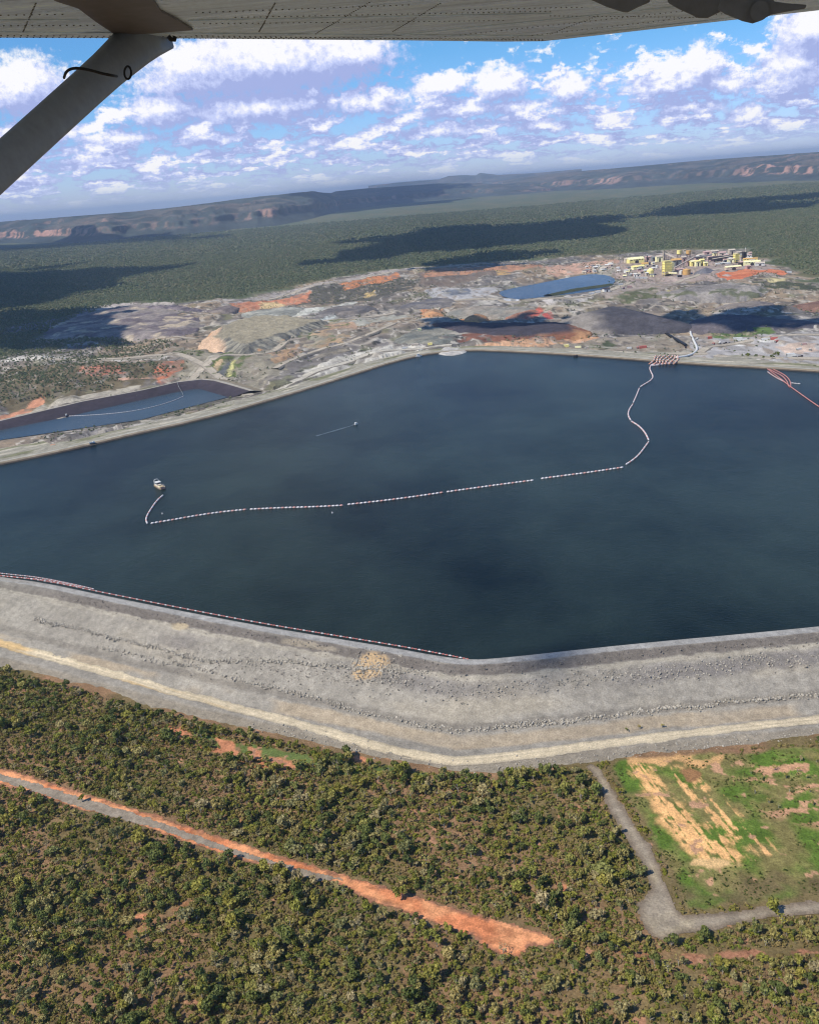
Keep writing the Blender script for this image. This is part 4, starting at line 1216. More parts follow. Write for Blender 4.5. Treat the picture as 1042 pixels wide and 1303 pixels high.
def scatter(name, pts, scales, coll, nk, label, cat, seed=0):
    r = np.random.default_rng(seed); n = len(pts)
    me = D.meshes.new(name); me.vertices.add(n); me.vertices.foreach_set('co', np.asarray(pts, np.float32).ravel())
    sv = np.asarray(scales, np.float32)[:, None] * r.uniform(.72, 1.32, (n, 3)).astype(np.float32)
    a = me.attributes.new('sc', 'FLOAT_VECTOR', 'POINT'); a.data.foreach_set('vector', np.ascontiguousarray(sv).ravel())
    for nm, typ, arr in ( ('rz', 'FLOAT', r.uniform(0, 6.28, n).astype(np.float32)), ('ki', 'INT', r.integers(0, nk, n).astype(np.int32))):
        a = me.attributes.new(nm, typ, 'POINT'); a.data.foreach_set('value', arr)
    o = D.objects.new(name, me); COL.objects.link(o)
    ng = D.node_groups.new(name, 'GeometryNodeTree')
    ng.interface.new_socket('Geometry', in_out='INPUT', socket_type='NodeSocketGeometry')
    ng.interface.new_socket('Geometry', in_out='OUTPUT', socket_type='NodeSocketGeometry')
    gi = ng.nodes.new('NodeGroupInput'); go = ng.nodes.new('NodeGroupOutput')
    ip = ng.nodes.new('GeometryNodeInstanceOnPoints'); ci = ng.nodes.new('GeometryNodeCollectionInfo')
    ci.inputs[0].default_value = coll; ci.inputs['Separate Children'].default_value = True; ci.inputs['Reset Children'].default_value = True
    def attr(nm, typ):
        q = ng.nodes.new('GeometryNodeInputNamedAttribute'); q.data_type = typ; q.inputs[0].default_value = nm; return q.outputs[0]
    cx = ng.nodes.new('ShaderNodeCombineXYZ')
    L = ng.links
    L.new(gi.outputs[0], ip.inputs['Points']); L.new(ci.outputs[0], ip.inputs['Instance'])
    ip.inputs['Pick Instance'].default_value = True
    L.new(attr('ki', 'INT'), ip.inputs['Instance Index']); L.new(attr('rz', 'FLOAT'), cx.inputs[2]); L.new(cx.outputs[0], ip.inputs['Rotation'])
    L.new(attr('sc', 'FLOAT_VECTOR'), ip.inputs['Scale']); L.new(ip.outputs[0], go.inputs[0])
    md = o.modifiers.new('scatter', 'NODES'); md.node_group = ng
    return tag(o, label, cat, kind='stuff')


def free_of(x, y, polys, margin=1.0):
    ok = np.ones(len(x), bool)
    for P in polys: ok &= sdist(x, y, P) < -margin
    return ok


def jitter_grid(x0, x1, y0, y1, step, seed):
    r = np.random.default_rng(seed)
    X, Y = np.meshgrid(np.arange(x0, x1, step), np.arange(y0, y1, step)); X = X.ravel(); Y = Y.ravel()
    return X + r.uniform(-.5, .5, len(X)) * step, Y + r.uniform(-.5, .5, len(X)) * step


def in_view(x, y, z, m=60):
    v = np.stack([x, y, z], 1) - CAM
    w = v @ FWD; px = PW / 2 + FPX * (v @ RGT) / w; py = PH / 2 - FPX * (v @ UPV) / w
    return (px > -m) & (px < PW + m) & (py < PH + m) & (w > 0), px, py


BAREPX = [WH(p) for p in ([(272, 938), (300, 943), (310, 964), (282, 960)], [(316, 950), (334, 954), (332, 970), (316, 966)], [(343, 963), (374, 967), (372, 980), (346, 977)], [(222, 926), (247, 932), (243, 943), (224, 939)], [(448, 960), (470, 964), (466, 974), (446, 970)], [(300, 1040), (312, 1043), (308, 1050), (298, 1047)], [(160, 1165), (190, 1160), (188, 1172), (162, 1174)], [(705, 1120), (728, 1124), (722, 1142), (704, 1136)])] + [WH(p) for p in ([(835, 1212), (870, 1209), (1042, 1203), (1200, 1197), (1200, 1213), (1042, 1219), (900, 1224), (840, 1228)],
                          [(150, 1190), (245, 1142), (250, 1148), (160, 1200)], [(240, 930), (330, 950), (420, 966), (400, 978), (320, 966)])]
tx, ty = jitter_grid(-420, 460, 200, 700, 3.35, 21)
dl = sdist(tx, ty, LAKE)
dens = fbm(tx / 28, ty / 28, 801, 4)
keep = (dl < -95) & free_of(tx, ty, [ROAD, TRACK], 2.0) & free_of(tx, ty, [FIELD], 1.0) & free_of(tx, ty, BAREPX, .2)
keep &= rng.random(len(tx)) < (.62 + 1.9 * (dens - .42))
tx, ty = tx[keep], ty[keep]; tz = H(tx, ty)
vis, tpx, tpy = in_view(tx, ty, tz)
tx, ty, tz, tpx, tpy = tx[vis], ty[vis], tz[vis], tpx[vis], tpy[vis]
tsc = .32 + .80 * rng.random(len(tx)) ** 2.4
tsc *= np.where(fbm(tx / 50, ty / 50, 803, 3) > .56, 1.15, .92)
order = np.argsort(np.hypot(np.hypot(tx, ty), CAMZ))
infr = (tpx > 4) & (tpx < PW - 4) & (tpy < PH - 3)
ind = [i for i in order if infr[i]][:285]
isin = np.zeros(len(tx), bool); isin[ind] = True
scatter('woodland', np.stack([tx, ty, tz - .1], 1)[~isin], tsc[~isin], SRC_TREE, len(TREE_ME),
        'open savannah woodland of olive and green trees between the camera and the dam', 'woodland', 3)
TL = ['spreading olive-green savannah tree, medium crown, in the woodland along the very bottom of the photo', 'wide-crowned olive-green savannah tree in the woodland along the very bottom of the photo',
      'narrow olive-green savannah tree in the woodland along the very bottom of the photo', 'tall dense dark green tree in the woodland along the very bottom of the photo',
      'thin-leaved open-crowned savannah tree in the woodland along the very bottom of the photo', 'small dense olive tree in the woodland along the very bottom of the photo']


def plant(kind, loc, sc, label, group, rz, cat='tree'):
    e = empty('savannah_tree', loc, label, cat, group, rz); e.scale = (sc, sc, sc)
    cm, tm, _ = TREE_ME[kind]
    for nm, me in (('trunk', tm), ('crown', cm)):
        o = D.objects.new(nm, me); COL.objects.link(o); o.parent = e
    return e


rk = random.Random(5)
for i in ind:
    k = rk.randrange(6)
    plant(k, (tx[i], ty[i], tz[i] - .1), float(tsc[i]), TL[k], 'trees in the nearest woodland', rk.uniform(0, 6.28))
# trees one can tell apart
for px, py, k, sc, lab in [(512, 1144, 1, 1.05, 'lone tree leaning over the middle of the widened orange road'),
                           (640, 1213, 4, .9, 'sparse grey tree standing in the dead end of the orange road'),
                           (586, 1196, 0, .9, 'round tree on the lower edge of the orange road just before it widens'),
                           (854, 1206, 3, 1.0, 'bushy dark tree at the outer corner of the grey track bend'),
                           (893, 1196, 3, 1.1, 'first dark tree right of the track corner, on the lower edge of the grey track'),
                           (985, 1162, 1, 1.05, 'wide tree below the grey track close to the right-hand edge of the photo'),
                           (738, 1000, 3, 1.3, 'tall dark tree at the upper end of the grey track below the haul road'),
                           (733, 1050, 4, 1.3, 'pale-stemmed tall tree left of the middle of the grey track'),
                           (463, 1068, 3, 1.3, 'big dark tree standing alone in a clearing above the orange road'),
                           (322, 934, 5, 1.0, 'small tree alone on the green verge below the haul road'),
                           (105, 1020, 2, 1.0, 'slim tree overhanging the left end of the orange road'),
                           (292, 1100, 3, 1.2, 'large dark tree just below the gravel strip of the orange road')]:
    plant(k, GH(px, py) - np.array([0, 0, .1]), sc, lab, None, rk.uniform(0, 6.28))

ux, uy = jitter_grid(-420, 460, 200, 700, 1.9, 23)
dl = sdist(ux, uy, LAKE)
keep = (dl < -93) & free_of(ux, uy, BAREPX, -1.0) & free_of(ux, uy, [ROAD, TRACK], .4) & free_of(ux, uy, [FIELD], .2) & (rng.random(len(ux)) < .62 + 1.2 * (fbm(ux / 14, uy / 14, 805, 3) - .45))
ux, uy = ux[keep], uy[keep]; uz = H(ux, uy); vis, _, _ = in_view(ux, uy, uz)
ux, uy, uz = ux[vis], uy[vis], uz[vis]
scatter('undergrowth', np.stack([ux, uy, uz], 1), .5 + .9 * rng.random(len(ux)), SRC_SHRUB, 4, 'brown and olive undergrowth between the near trees', 'undergrowth', 4)
# grass tufts and low scrub in the field
ux, uy = jitter_grid(FIELD[:, 0].min(), FIELD[:, 0].max(), FIELD[:, 1].min(), FIELD[:, 1].max(), 1.7, 25)
keep = (sdist(ux, uy, FIELD) > 1) & (fbm(ux / 9, uy / 9, 807, 4) > .5) & (rng.random(len(ux)) < .5)
SAND = WH([(792, 966), (812, 962), (860, 968), (930, 1020), (1000, 1083), (960, 1100), (885, 1104), (850, 1062), (822, 1020)])
keep &= sdist(ux, uy, SAND) < 0
ux, uy = ux[keep], uy[keep]
scatter('grass_tufts', np.stack([ux, uy, H(ux, uy)], 1), .5 + .8 * rng.random(len(ux)), SRC_TUFT, 3, 'green grass tufts in the field inside the track bend', 'grass', 5)
for i, (px, py) in enumerate([(955, 985), (968, 992), (985, 980), (1000, 990), (1014, 982), (1026, 990), (960, 1010), (978, 1022), (1004, 1008), (1030, 1008), (1038, 970), (1018, 968), (990, 1028), (1034, 1024)]):
    plant(5 if i % 2 else 4, GH(px, py), .55 + .05 * (i % 4), 'small grey-green shrub on the reddish right side of the green field', 'shrubs on the field', i * 1.3, 'shrub')
for lab, px, py in (('lowest of three dark bushes on the berm above the haul road', 797, 930), ('middle dark bush on the berm above the haul road', 813, 927), ('rightmost dark bush on the berm above the haul road', 842, 925)):
    p = GH(px, py); plant(5, p, .6, lab, None, px, 'bush')

# scrub left of the mine, the far plain, scrub in the mine
pts, scs = [], []
lx, ly = jitter_grid(LWOOD[:, 0].min(), LWOOD[:, 0].max(), LWOOD[:, 1].min(), LWOOD[:, 1].max(), 6.0, 31)
k = (sdist(lx, ly, LWOOD) + (fbm(lx / 40, ly / 60, 811, 3) - .5) * 60 > 0) & (rng.random(len(lx)) < .35 + 1.1 * (fbm(lx / 60, ly / 60, 813, 3) - .35))
pts.append((lx[k], ly[k])); scs.append(.42 + .4 * rng.random(k.sum()))
fx, fy = jitter_grid(-1650, 1900, 1700, 3600, 10.5, 33)
k = (sdist(fx, fy, MINE) + (fbm(fx / 90, fy / 90, 71, 4) - .5) * 160 < -10) & (sdist(fx, fy, LAKE) < -140) & (rng.random(len(fx)) < .85)
az_ = np.abs(np.arctan2(fx, fy)); k &= az_ < .5
pts.append((fx[k], fy[k])); scs.append(.65 + .5 * rng.random(k.sum()))
fx, fy = jitter_grid(-2900, 3000, 3600, 5800, 15.0, 35); k = (np.abs(np.arctan2(fx, fy)) < .48) & (sdist(fx, fy, MINE) < -20)
pts.append((fx[k], fy[k])); scs.append(.9 + .7 * rng.random(k.sum()))
fx, fy = jitter_grid(-4700, 4800, 5800, 9600, 28.0, 37); k = (np.abs(np.arctan2(fx, fy)) < .47)
pts.append((fx[k], fy[k])); scs.append(1.4 + 1.2 * rng.random(k.sum()))
PX = np.concatenate([p[0] for p in pts]); PY = np.concatenate([p[1] for p in pts]); PS = np.concatenate(scs)
PZ = H(PX, PY)
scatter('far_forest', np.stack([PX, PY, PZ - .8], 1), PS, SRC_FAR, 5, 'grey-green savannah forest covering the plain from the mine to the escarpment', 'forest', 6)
mx_, my_ = jitter_grid(-1300, 1700, 1150, 3700, 12, 39)
k = (sdist(mx_, my_, MINE) > 10) & (sdist(mx_, my_, LAKE) < -24) & (sdist(mx_, my_, BLUE) < -8) & (sdist(mx_, my_, POND) < -10)
k &= (fbm(mx_ / 70, my_ / 110, 821, 4) > .60) & (rng.random(len(mx_)) < .55)
for zp in ([(395, 366), (535, 352), (535, 362), (450, 386), (392, 384)], [(748, 436), (782, 436), (770, 443), (750, 442)], [(895, 420), (930, 416), (985, 418), (975, 425), (915, 426)], [(960, 363), (1042, 362), (1042, 372), (985, 373)],
           [(225, 447), (262, 449), (260, 458), (232, 456)], [(748, 350), (790, 346), (800, 364), (780, 362)], [(742, 334), (790, 330), (790, 346), (750, 348)]):
    P = W2(zp); k |= (sdist(mx_, my_, P) > 0) & (rng.random(len(mx_)) < .5)
mx_, my_ = mx_[k], my_[k]
scatter('mine_scrub', np.stack([mx_, my_, H(mx_, my_) - .6], 1), .25 + .4 * rng.random(len(mx_)), SRC_FAR, 5, 'dark scrub growing in patches over the mine workings', 'scrub', 7)

# two dark tree clumps on the yard by the far bank
for lab, px, py, s in (('dark round tree left of the pair in the yard beside the far bank', 950, 456, 1.3), ('dark tree in the middle of the row on the yard beside the far bank', 961, 456, 1.0),
                       ('largest dark tree at the right end of the tree row in the yard', 987, 456, 1.6), ('low dark tree hugging the left side of the largest yard tree', 982, 457, 1.1),
                       ('smallest dark tree in the row on the yard beside the far bank', 971, 457, .8)):
    plant(3, GH(px, py), s, lab, None, px * .7)

# ------------------------------------------------------------------ floating booms
def boom_mesh(mb, pts, rad, seg, mats=(0, 1), gap=.25, n=6):
    P, s = resample(np.asarray(pts, float), seg)
    for i in range(len(P) - 1):
        a, b = P[i], P[i + 1]
        u = (b - a); a2 = a + u * gap * .5; b2 = b - u * gap * .5
        q = a2 + (b2 - a2) * .12; w = a2 + (b2 - a2) * .88
        mb.tube([a2, q, w, b2], [rad * .45, rad, rad, rad * .45], n, mats[i % len(mats)])
    mb.tube(list(P), rad * .3, 4, mats[0])
    return mb


def water_path(px, z=.35, sm=2):
    return chaikin([G(a, b, z) for a, b in px], sm)


main_px = [[(208, 630), (200, 637), (193, 647), (187.5, 656), (186, 662), (188, 666)], [(192, 666), (220, 661.5), (250, 656), (285, 651), (314, 648.2)],
           [(318, 648), (360, 646), (400, 645), (437, 643)], [(442, 642), (480, 638), (520, 633), (564, 626.5)], [(568, 626), (600, 621.5), (640, 616), (679, 611)],
           [(688, 609), (715, 605.5), (750, 601), (793, 594.5)], [(796, 591), (804, 586), (813, 578.5), (825, 562)], [(825, 560), (821, 551), (813, 542), (803, 536)],
           [(802, 534.5), (798.5, 528), (800, 521), (805, 514)], [(805.5, 512), (810, 502), (813, 494)], [(814.5, 492), (821, 488), (828, 484), (831, 479), (828, 473.5), (826, 468.5), (828, 464.5), (834, 461.5), (842, 460)]]
BOOM = empty('floating_boom', G(500, 637, 0), 'long curved white and pink float boom crossing the middle of the reservoir', 'floating boom')
for p in main_px:
    mb = MB(); boom_mesh(mb, water_path(p), 1.0, 4.0, (0, 0, 1))
    under(mb.build('boom_section', [M['white_float'], M['pink_float']], smooth=True), BOOM)
SHORE = empty('floating_boom', G(300, 785, 0), 'red and white beaded float boom hugging the near wall of the reservoir', 'floating boom')
shore_px = [(-40, 729.5), (0, 732), (60, 739), (130, 753.5), (230, 773.5), (330, 792.5), (420, 807.5), (500, 820.5), (560, 831.5), (597, 839)]
for a in range(0, 9, 3):
    mb = MB(); boom_mesh(mb, water_path(shore_px[a:a + 4], .3, 1), .55, 2.6, (0, 1, 1), .35)
    under(mb.build('boom_section', [M['white_float'], M['shore_red']], smooth=True), SHORE)
LOOP = empty('floating_boom', G(50, 735, 0), 'short loose loop of red and white floats off the left end of the near wall', 'floating boom')
mb = MB(); boom_mesh(mb, water_path([(-20, 727), (20, 731.5), (50, 734.5), (90, 742.5), (120, 749.5)], .3, 2), .5, 2.6, (0, 1), .35)
under(mb.build('boom_section', [M['white_float'], M['pink_float']], smooth=True), LOOP)
mb = MB(); boom_mesh(mb, water_path([(-20, 730.5), (20, 734.5), (60, 737.5), (105, 747.5)], .3, 2), .45, 2.6, (0, 1), .35)
under(mb.build('boom_section', [M['white_float'], M['red']], smooth=True), LOOP)
for lab, p, mt in (('lowest red float boom of the bundle leaving the far bank at right', [(973, 467), (982, 474), (993, 482), (1004, 491), (1022, 504), (1045, 520), (1080, 540)], ('red', 'pink_float')),
                   ('upper bowed red boom of the bundle at the right-hand far bank', [(974, 466), (986, 471), (998, 477), (1004, 483), (1006, 490), (1004, 493)], ('red', 'pink_float')),
                   ('inner bowed pink boom between the two red booms at the far bank', [(974, 467), (984, 473), (995, 478), (1001, 485), (1003, 492)], ('pink_float', 'red')),
                   ('pale boom end drifting right of the red boom bundle', [(1006, 487), (1012, 488), (1018, 488)], ('white_float', 'white_float')),
                   ('thin white boom line slanting below the red boom bundle', [(976, 473), (986, 480), (996, 485)], ('white_float', 'pink_float'))):
    b = empty('floating_boom', G(*p[0], 0), lab, 'floating boom')
    mb = MB(); boom_mesh(mb, water_path(p), .7, 4.0, (0, 1)); under(mb.build('boom_section', [M[mt[0]], M[mt[1]]], smooth=True), b)
PB = empty('floating_boom', G(150, 527, POND_W), 'thin white float line strung along the long narrow pond', 'floating boom')
mb = MB(); boom_mesh(mb, water_path([(88, 529.3), (110, 528.5), (140, 526.5), (170, 523), (200, 516.5), (222, 509.5), (234, 504)], POND_W + .3), .5, 4.5, (0, 0), .2)
under(mb.build('boom_section', [M['white_float'], M['white_float']], smooth=True), PB)
under(MB().tube([G(234, 504, POND_W + .4), G(232, 499, -6), G(228, 492.5, -2), G(226, 486, 1.8)], .35, 6).build('hose', M['grey_wall']), PB)

# pipes drawn up on the far bank
for i in range(7):
    p0 = G(827 + i * 5.2, 463.4, 1.0); p1 = G(836 + i * 4.6, 453.4, 2.0)
    e = empty('boom_pipe', p0, 'orange pipe ' + ['at the left end of', 'second from the left in', 'third from the left in', 'in the middle of', 'third from the right in', 'second from the right in', 'at the right end of'][i] + ' the row drawn up on the far bank', 'pipe', 'pipes drawn up on the far bank')
    mb = MB(); q = [p0 + (p1 - p0) * t + np.array([math.sin(t * 5 + i) * 2.0, 0, 1.6 + .4 * math.sin(t * 3)]) for t in np.linspace(-.1, 1, 12)]
    boom_mesh(mb, q, 1.15, 5, (0, 0, 1), .1); under(mb.build('pipe_run', [M['pale_orange'], M['white_float']], smooth=True), e)
e = empty('landing_pontoon', G(843, 463.5, 0), 'pale floating landing at the water end of the orange pipes', 'pontoon')
mb = MB(); a, b = G(830, 464.5, .5), G(860, 460.8, .5)
for t in np.linspace(0, 1, 9):
    c_ = a + (b - a) * t; mb.box(c_[0] - 2.6, c_[0] + 2.6, c_[1] - 4, c_[1] + 4, -.4, 1.1)
under(mb.build('deck_module', M['white_float']), e)
mb = MB().tube([a + [0, -3.5, 2.2], b + [0, -3.5, 2.2]], .12, 5)
for t in np.linspace(0, 1, 12): c_ = a + (b - a) * t; mb.tube([c_ + [0, -3.5, .4], c_ + [0, -3.5, 2.2]], .1, 4)
under(mb.build('handrail', M['red']), e)
e = empty('delivery_pipe', GH(880, 440), 'white delivery pipe curving from the far bank up into the yard', 'pipe')
pp = chaikin([GH(860, 456), GH(876, 453.5), GH(885, 449), GH(887, 444), GH(883, 436), GH(877, 423), GH(881, 419.5)], 2); pp[:, 2] += 1.2
under(MB().tube(list(pp), 2.0, 8).build('pipe_run', M['white'], smooth=True), e)
mb = MB()
for q in pp[::2]: mb.box(q[0] - .8, q[0] + .8, q[1] - .8, q[1] + .8, q[2] - 3, q[2] - .6)
under(mb.build('pipe_stand', M['grey_wall']), e)
e = empty('conveyor', GH(855, 430), 'straight black conveyor line slanting down to the far bank', 'conveyor')
a, b = GH(839, 421.5), GH(872, 441)
a = a + [0, 0, 3]; b = b + [0, 0, 3]; u = (b - a) / np.linalg.norm(b - a); v = np.array([-u[1], u[0], 0])
under(MB().prism([a - v * 2.4 + [0, 0, -1], a + v * 2.4 + [0, 0, -1], a + v * 2.4 + [0, 0, 1.2], a - v * 2.4 + [0, 0, 1.2]], b - a).build('belt_cover', M['black']), e)
mb = MB()
for t in np.linspace(.05, .95, 10): c_ = a + (b - a) * t; mb.box(c_[0] - .5, c_[0] + .5, c_[1] - .5, c_[1] + .5, c_[2] - 5, c_[2] - .8)
under(mb.build('trestle', M['dark_steel']), e)

# ------------------------------------------------------------------ boats
def barge(loc, rz, sc=1.0):
    e = empty('work_barge', loc, 'tan work barge with white wheelhouse at the left end of the long boom', 'barge', None, rz); e.scale = (sc,) * 3
    bm = MB(); out = [(-9, -3.4), (6.0, -3.4), (9, -2.2), (9, 2.2), (6.0, 3.4), (-9, 3.4)]
    bm.prism([(x, y, -.5) for x, y in out], (0, 0, 1.9)); bm.build('hull', M['hull'], e)
    MB().prism([(x * .97, y * .93, 1.4) for x, y in out], (0, 0, .12)).build('deck', M['tan_deck'], e)
    r = MB().box(6.6, 9.3, -2.0, 2.0, 1.52, 1.9); r.prism([(9.3, -2, 1.5), (11.2, -2, .2), (11.2, -2, .6), (9.3, -2, 1.9)], (0, 4, 0)); r.build('bow_ramp', M['dark_steel'], e)
    w = MB().box(-7.4, -2.6, -2.2, 2.2, 1.52, 4.4); wh = w.build('wheelhouse', M['white'], e)
    MB().box(-7.9, -1.9, -2.7, 2.7, 4.4, 4.75).build('roof', M['white'], wh)
    MB().box(-2.58, -2.5, -1.9, 1.9, 3.0, 4.1).box(-7.0, -3.0, -2.28, -2.2, 3.0, 4.0).box(-7.0, -3.0, 2.2, 2.28, 3.0, 4.0).build('window', M['glass'], wh)
    a = MB()
    a.tube([(-8.4, -2.4, 1.4), (-8.9, -2.3, 5.2), (-9, -1.4, 6.6), (-9, 1.4, 6.6), (-8.9, 2.3, 5.2), (-8.4, 2.4, 1.4)], .32, 8); a.build('stern_arch', M['white'], e)
    MB().box(-1.2, 1.6, -1.6, 1.4, 1.52, 3.0).build('engine_housing', M['cream'], e)
    MB().box(2.4, 4.6, .4, 2.4, 1.52, 2.5).build('deck_crate', M['tan_deck'], e); MB().box(2.8, 4.4, -2.3, -.7, 1.52, 2.2).build('deck_crate', M['pale_yellow'], e)
    r = MB()
    for s in (-1, 1):
        r.tube([(-2, 3.2 * s, 2.6), (6, 3.2 * s, 2.6)], .06, 4)
        for x in range(-2, 7, 2): r.tube([(x, 3.2 * s, 1.4), (x, 3.2 * s, 2.6)], .05, 4)
    r.build('handrail', M['white'], e)
    return e


b0 = G(204, 620, 0); b1 = G(214, 625, 0); bs = G(196, 613.5, 0)
barge(b0, math.atan2(b1[1] - bs[1], b1[0] - bs[0]), 1.12)


def launch(name, loc, rz, sc, label, colr='white'):
    e = empty(name, loc, label, 'boat', None, rz); e.scale = (sc,) * 3
    out = [(-3, -1.1), (1.4, -1.1), (3.2, 0), (1.4, 1.1), (-3, 1.1)]
    MB().prism([(x, y, -.2) for x, y in out], (0, 0, .9)).build('hull', M[colr], e)
    c = MB().box(-1.2, .9, -.75, .75, .7, 2.0).build('cabin', M['white'], e)
    MB().box(.9, .94, -.6, .6, 1.3, 1.85).build('window', M['glass'], c)
    MB().box(-1.5, 1.2, -.95, .95, 2.0, 2.12).build('roof', M['white'], c)
    MB().box(-3.5, -3.0, -.3, .3, -.1, 1.1).build('outboard_motor', M['black'], e)
    return e


launch('motor_launch', G(453, 540, 0), math.atan2((G(453, 540) - G(435, 546))[1], (G(453, 540) - G(435, 546))[0]), 1.3, 'small launch speeding across the reservoir ahead of its wake')
wk = []
a, b = G(450.5, 540.8, .12), G(402, 555, .12)
for t in np.linspace(0, 1, 26):
    p = a + (b - a) * t; u = (b - a) / np.linalg.norm(b - a); v = np.array([-u[1], u[0], 0]); wd = (.6 + 3.2 * t ** .7) * (1 - .5 * t)
    wd *= .6 + .8 * vnoise(np.array([t * 12]), np.array([0.0]), 5)[0]
    wk.append([p - v * wd, p + [0, 0, .12], p + v * wd])
me = mesh_np('wake', np.array(wk).reshape(-1, 3), grid_faces(26, 3))
tag(link_mesh('wake', me, M['wake']), 'pale wake trailing the small launch', 'wake', kind='stuff')
launch('moored_boat', G(532, 453, 0) + np.array([0, -6, 0]), .3, 2.3, 'white boat moored at the far bank beside the pale stony point')
launch('pump_pontoon', G(85, 529.5, POND_W), 2.0, 1.6, 'dark-hulled pump boat at the left end of the pond float line', 'dark_steel')
for lab, px, py in (('small white marker buoy right of the long boom loop', 207, 654), ('small white marker buoy below the long boom', 423, 653)):
    e = empty('marker_buoy', G(px, py, 0), lab, 'buoy')
    MB().lathe([(.25, -.3), (.8, 0), (.8, .6), (.3, 1.0), (.12, 1.9)], 10).build('float_body', M['white_float'], e, smooth=True)

# ------------------------------------------------------------------ vehicles and clutter on the banks
def truck(loc, rz, label, colr, group, sc=1.0):
    e = empty('parked_truck', loc, label, 'truck', group, rz); e.scale = (sc,) * 3
    MB().prism([(1.0, -1.1, .7), (3.2, -1.1, .7), (3.2, -1.1, 1.7), (2.5, -1.1, 2.7), (1.0, -1.1, 2.7)], (0, 2.2, 0)).build('cab', M[colr], e)
    MB().box(-3.2, .9, -1.2, 1.2, .9, 1.15).box(-3.2, .9, -1.2, -1.1, 1.15, 1.9).box(-3.2, .9, 1.1, 1.2, 1.15, 1.9).box(-3.2, -3.1, -1.1, 1.1, 1.15, 1.9).build('tray', M[colr], e)
    MB().prism([(2.62, -1.0, 2.6), (3.22, -1.0, 1.8), (3.26, -1.0, 1.8), (2.68, -1.0, 2.6)], (0, 2.0, 0)).build('windscreen', M['glass'], e)
    for x in (2.2, -2.0):
        for y in (-1.2, .9):
            w = MB(); w.tube([(x, y, .5), (x, y + .3, .5)], .5, 10); w.build('wheel', M['black'], e)
    return e


def container(loc, rz, L, W, Hh, label, colr, group=None, name='shipping_container'):
    e = empty(name, loc, label, 'container', group, rz)
    m = MB(); n = max(6, int(L / 1.0))
    pr = []
    for i in range(n):
        x = -L / 2 + L * i / n; x2 = x + L / n * .5; y = -W / 2 if i % 2 == 0 else -W / 2 + .12
        pr += [(x, y), (x + L / n, y)]
    pts = pr + [(-px, -py) for px, py in pr]
    m.prism([(a, b, 0) for a, b in pts], (0, 0, Hh)); m.build('container_shell', M[colr], e)
    MB().box(-L / 2 - .08, -L / 2, -W / 2 + .15, -.03, .15, Hh - .15).box(-L / 2 - .08, -L / 2, .03, W / 2 - .15, .15, Hh - .15).build('door', M['grey_wall'], e)
    return e


for px, py, rz, lab, c in [(732, 454, .3, 'dark truck on the crest of the far bank below the yellow containers', 'dark_steel'), (915, 437, 1.0, 'left truck of three on the grey yard', 'white'), (922, 437.5, .4, 'middle truck of three on the grey yard', 'dark_steel'),
                           (926, 438, .2, 'right truck of three on the grey yard', 'dark_steel'), (1010, 454, .1, 'white truck by the pale hut on the far right of the yard', 'white'), (1018, 454.5, .1, 'dark truck right of the pale hut on the yard', 'dark_steel'),
                           (886, 432, .8, 'white truck beside the bend of the white delivery pipe', 'white'), (872, 443, 1.2, 'dark truck at the lower end of the black conveyor', 'dark_steel'), (535, 446, .2, 'white truck parked behind the white moored boat', 'white'),
                           (521, 447, .2, 'pale truck on the far bank left of the white moored boat', 'cream'), (118, 566, .5, 'white truck on the bank left of the orange patch', 'white')]:
    truck(GH(px, py), rz, lab, c, 'trucks on the banks', 1.15)
for px, py, L, W, Hh, rz, lab, c in [(902, 431, 9, 5, 4, .2, 'red container at the left of the grey yard', 'red'), (907, 438.5, 8, 4, 3, 1.0, 'rusty container beside the three trucks', 'red'), (984, 432, 12, 5, 4, -.2, 'red container in the middle of the grey yard', 'red'),
                                     (988, 434.5, 10, 4, 3, .5, 'darker red container below the one in the yard middle', 'red'), (980, 429.5, 8, 4, 3, 1.2, 'pale pink container behind the red ones in the yard', 'pink_wall'),
                                     (944, 433.5, 20, 5, 3, -.1, 'long white container in the yard', 'white'), (938, 431.5, 16, 5, 3, -.1, 'white container behind the long white one', 'white'), (974, 432.5, 16, 4, 3, 0, 'white container left of the red pair in the yard', 'white'),
                                     (1005, 453.5, 12, 6, 5, 0, 'pale hut-like container by the largest yard tree', 'white'), (1016, 443, 9, 4, 3, .4, 'white container among scrap at the right of the yard', 'white'), (1030, 444, 8, 4, 3, 1.1, 'cream container at the right end of the yard', 'cream'),
                                     (1022, 440, 8, 4, 3, .2, 'pinkish container behind the scrap at the yard end', 'pink_wall'), (817, 443, 14, 6, 4, .1, 'large red container on the bench above the far bank', 'red'), (811, 443.5, 8, 4, 3, .7, 'small red container left of the large one above the far bank', 'red'),
                                     (829, 442.5, 9, 4, 3, 0, 'pale container right of the large red one above the far bank', 'cream'), (720, 441.5, 9, 6, 4, .2, 'yellow container at the left of the bench above the far bank', 'yellow'), (735, 442.5, 11, 5, 3, -.1, 'pale yellow container right of the yellow one above the far bank', 'pale_yellow'),
                                     (746, 443.5, 7, 4, 3, .3, 'cream container right of the pale yellow one', 'cream'), (800, 443.8, 8, 4, 3, 0, 'white container left of the red ones above the far bank', 'white'),
                                     (547, 441, 9, 5, 4, .1, 'yellow container at the root of the pale stony point', 'yellow'), (528, 441, 14, 5, 3, .2, 'long pale container left of the pale stony point', 'cream'), (515, 443.5, 10, 4, 3, .2, 'white container at the left end of the pale bench', 'white'),
                                     (534, 423.5, 8, 5, 5, .4, 'pale yellow tank-like container on the grey mound', 'pale_yellow'), (250, 486, 9, 5, 4, .5, 'white container behind the corner of the long pond', 'white')]:
    container(GH(px, py), rz, L, W, Hh, lab, c)
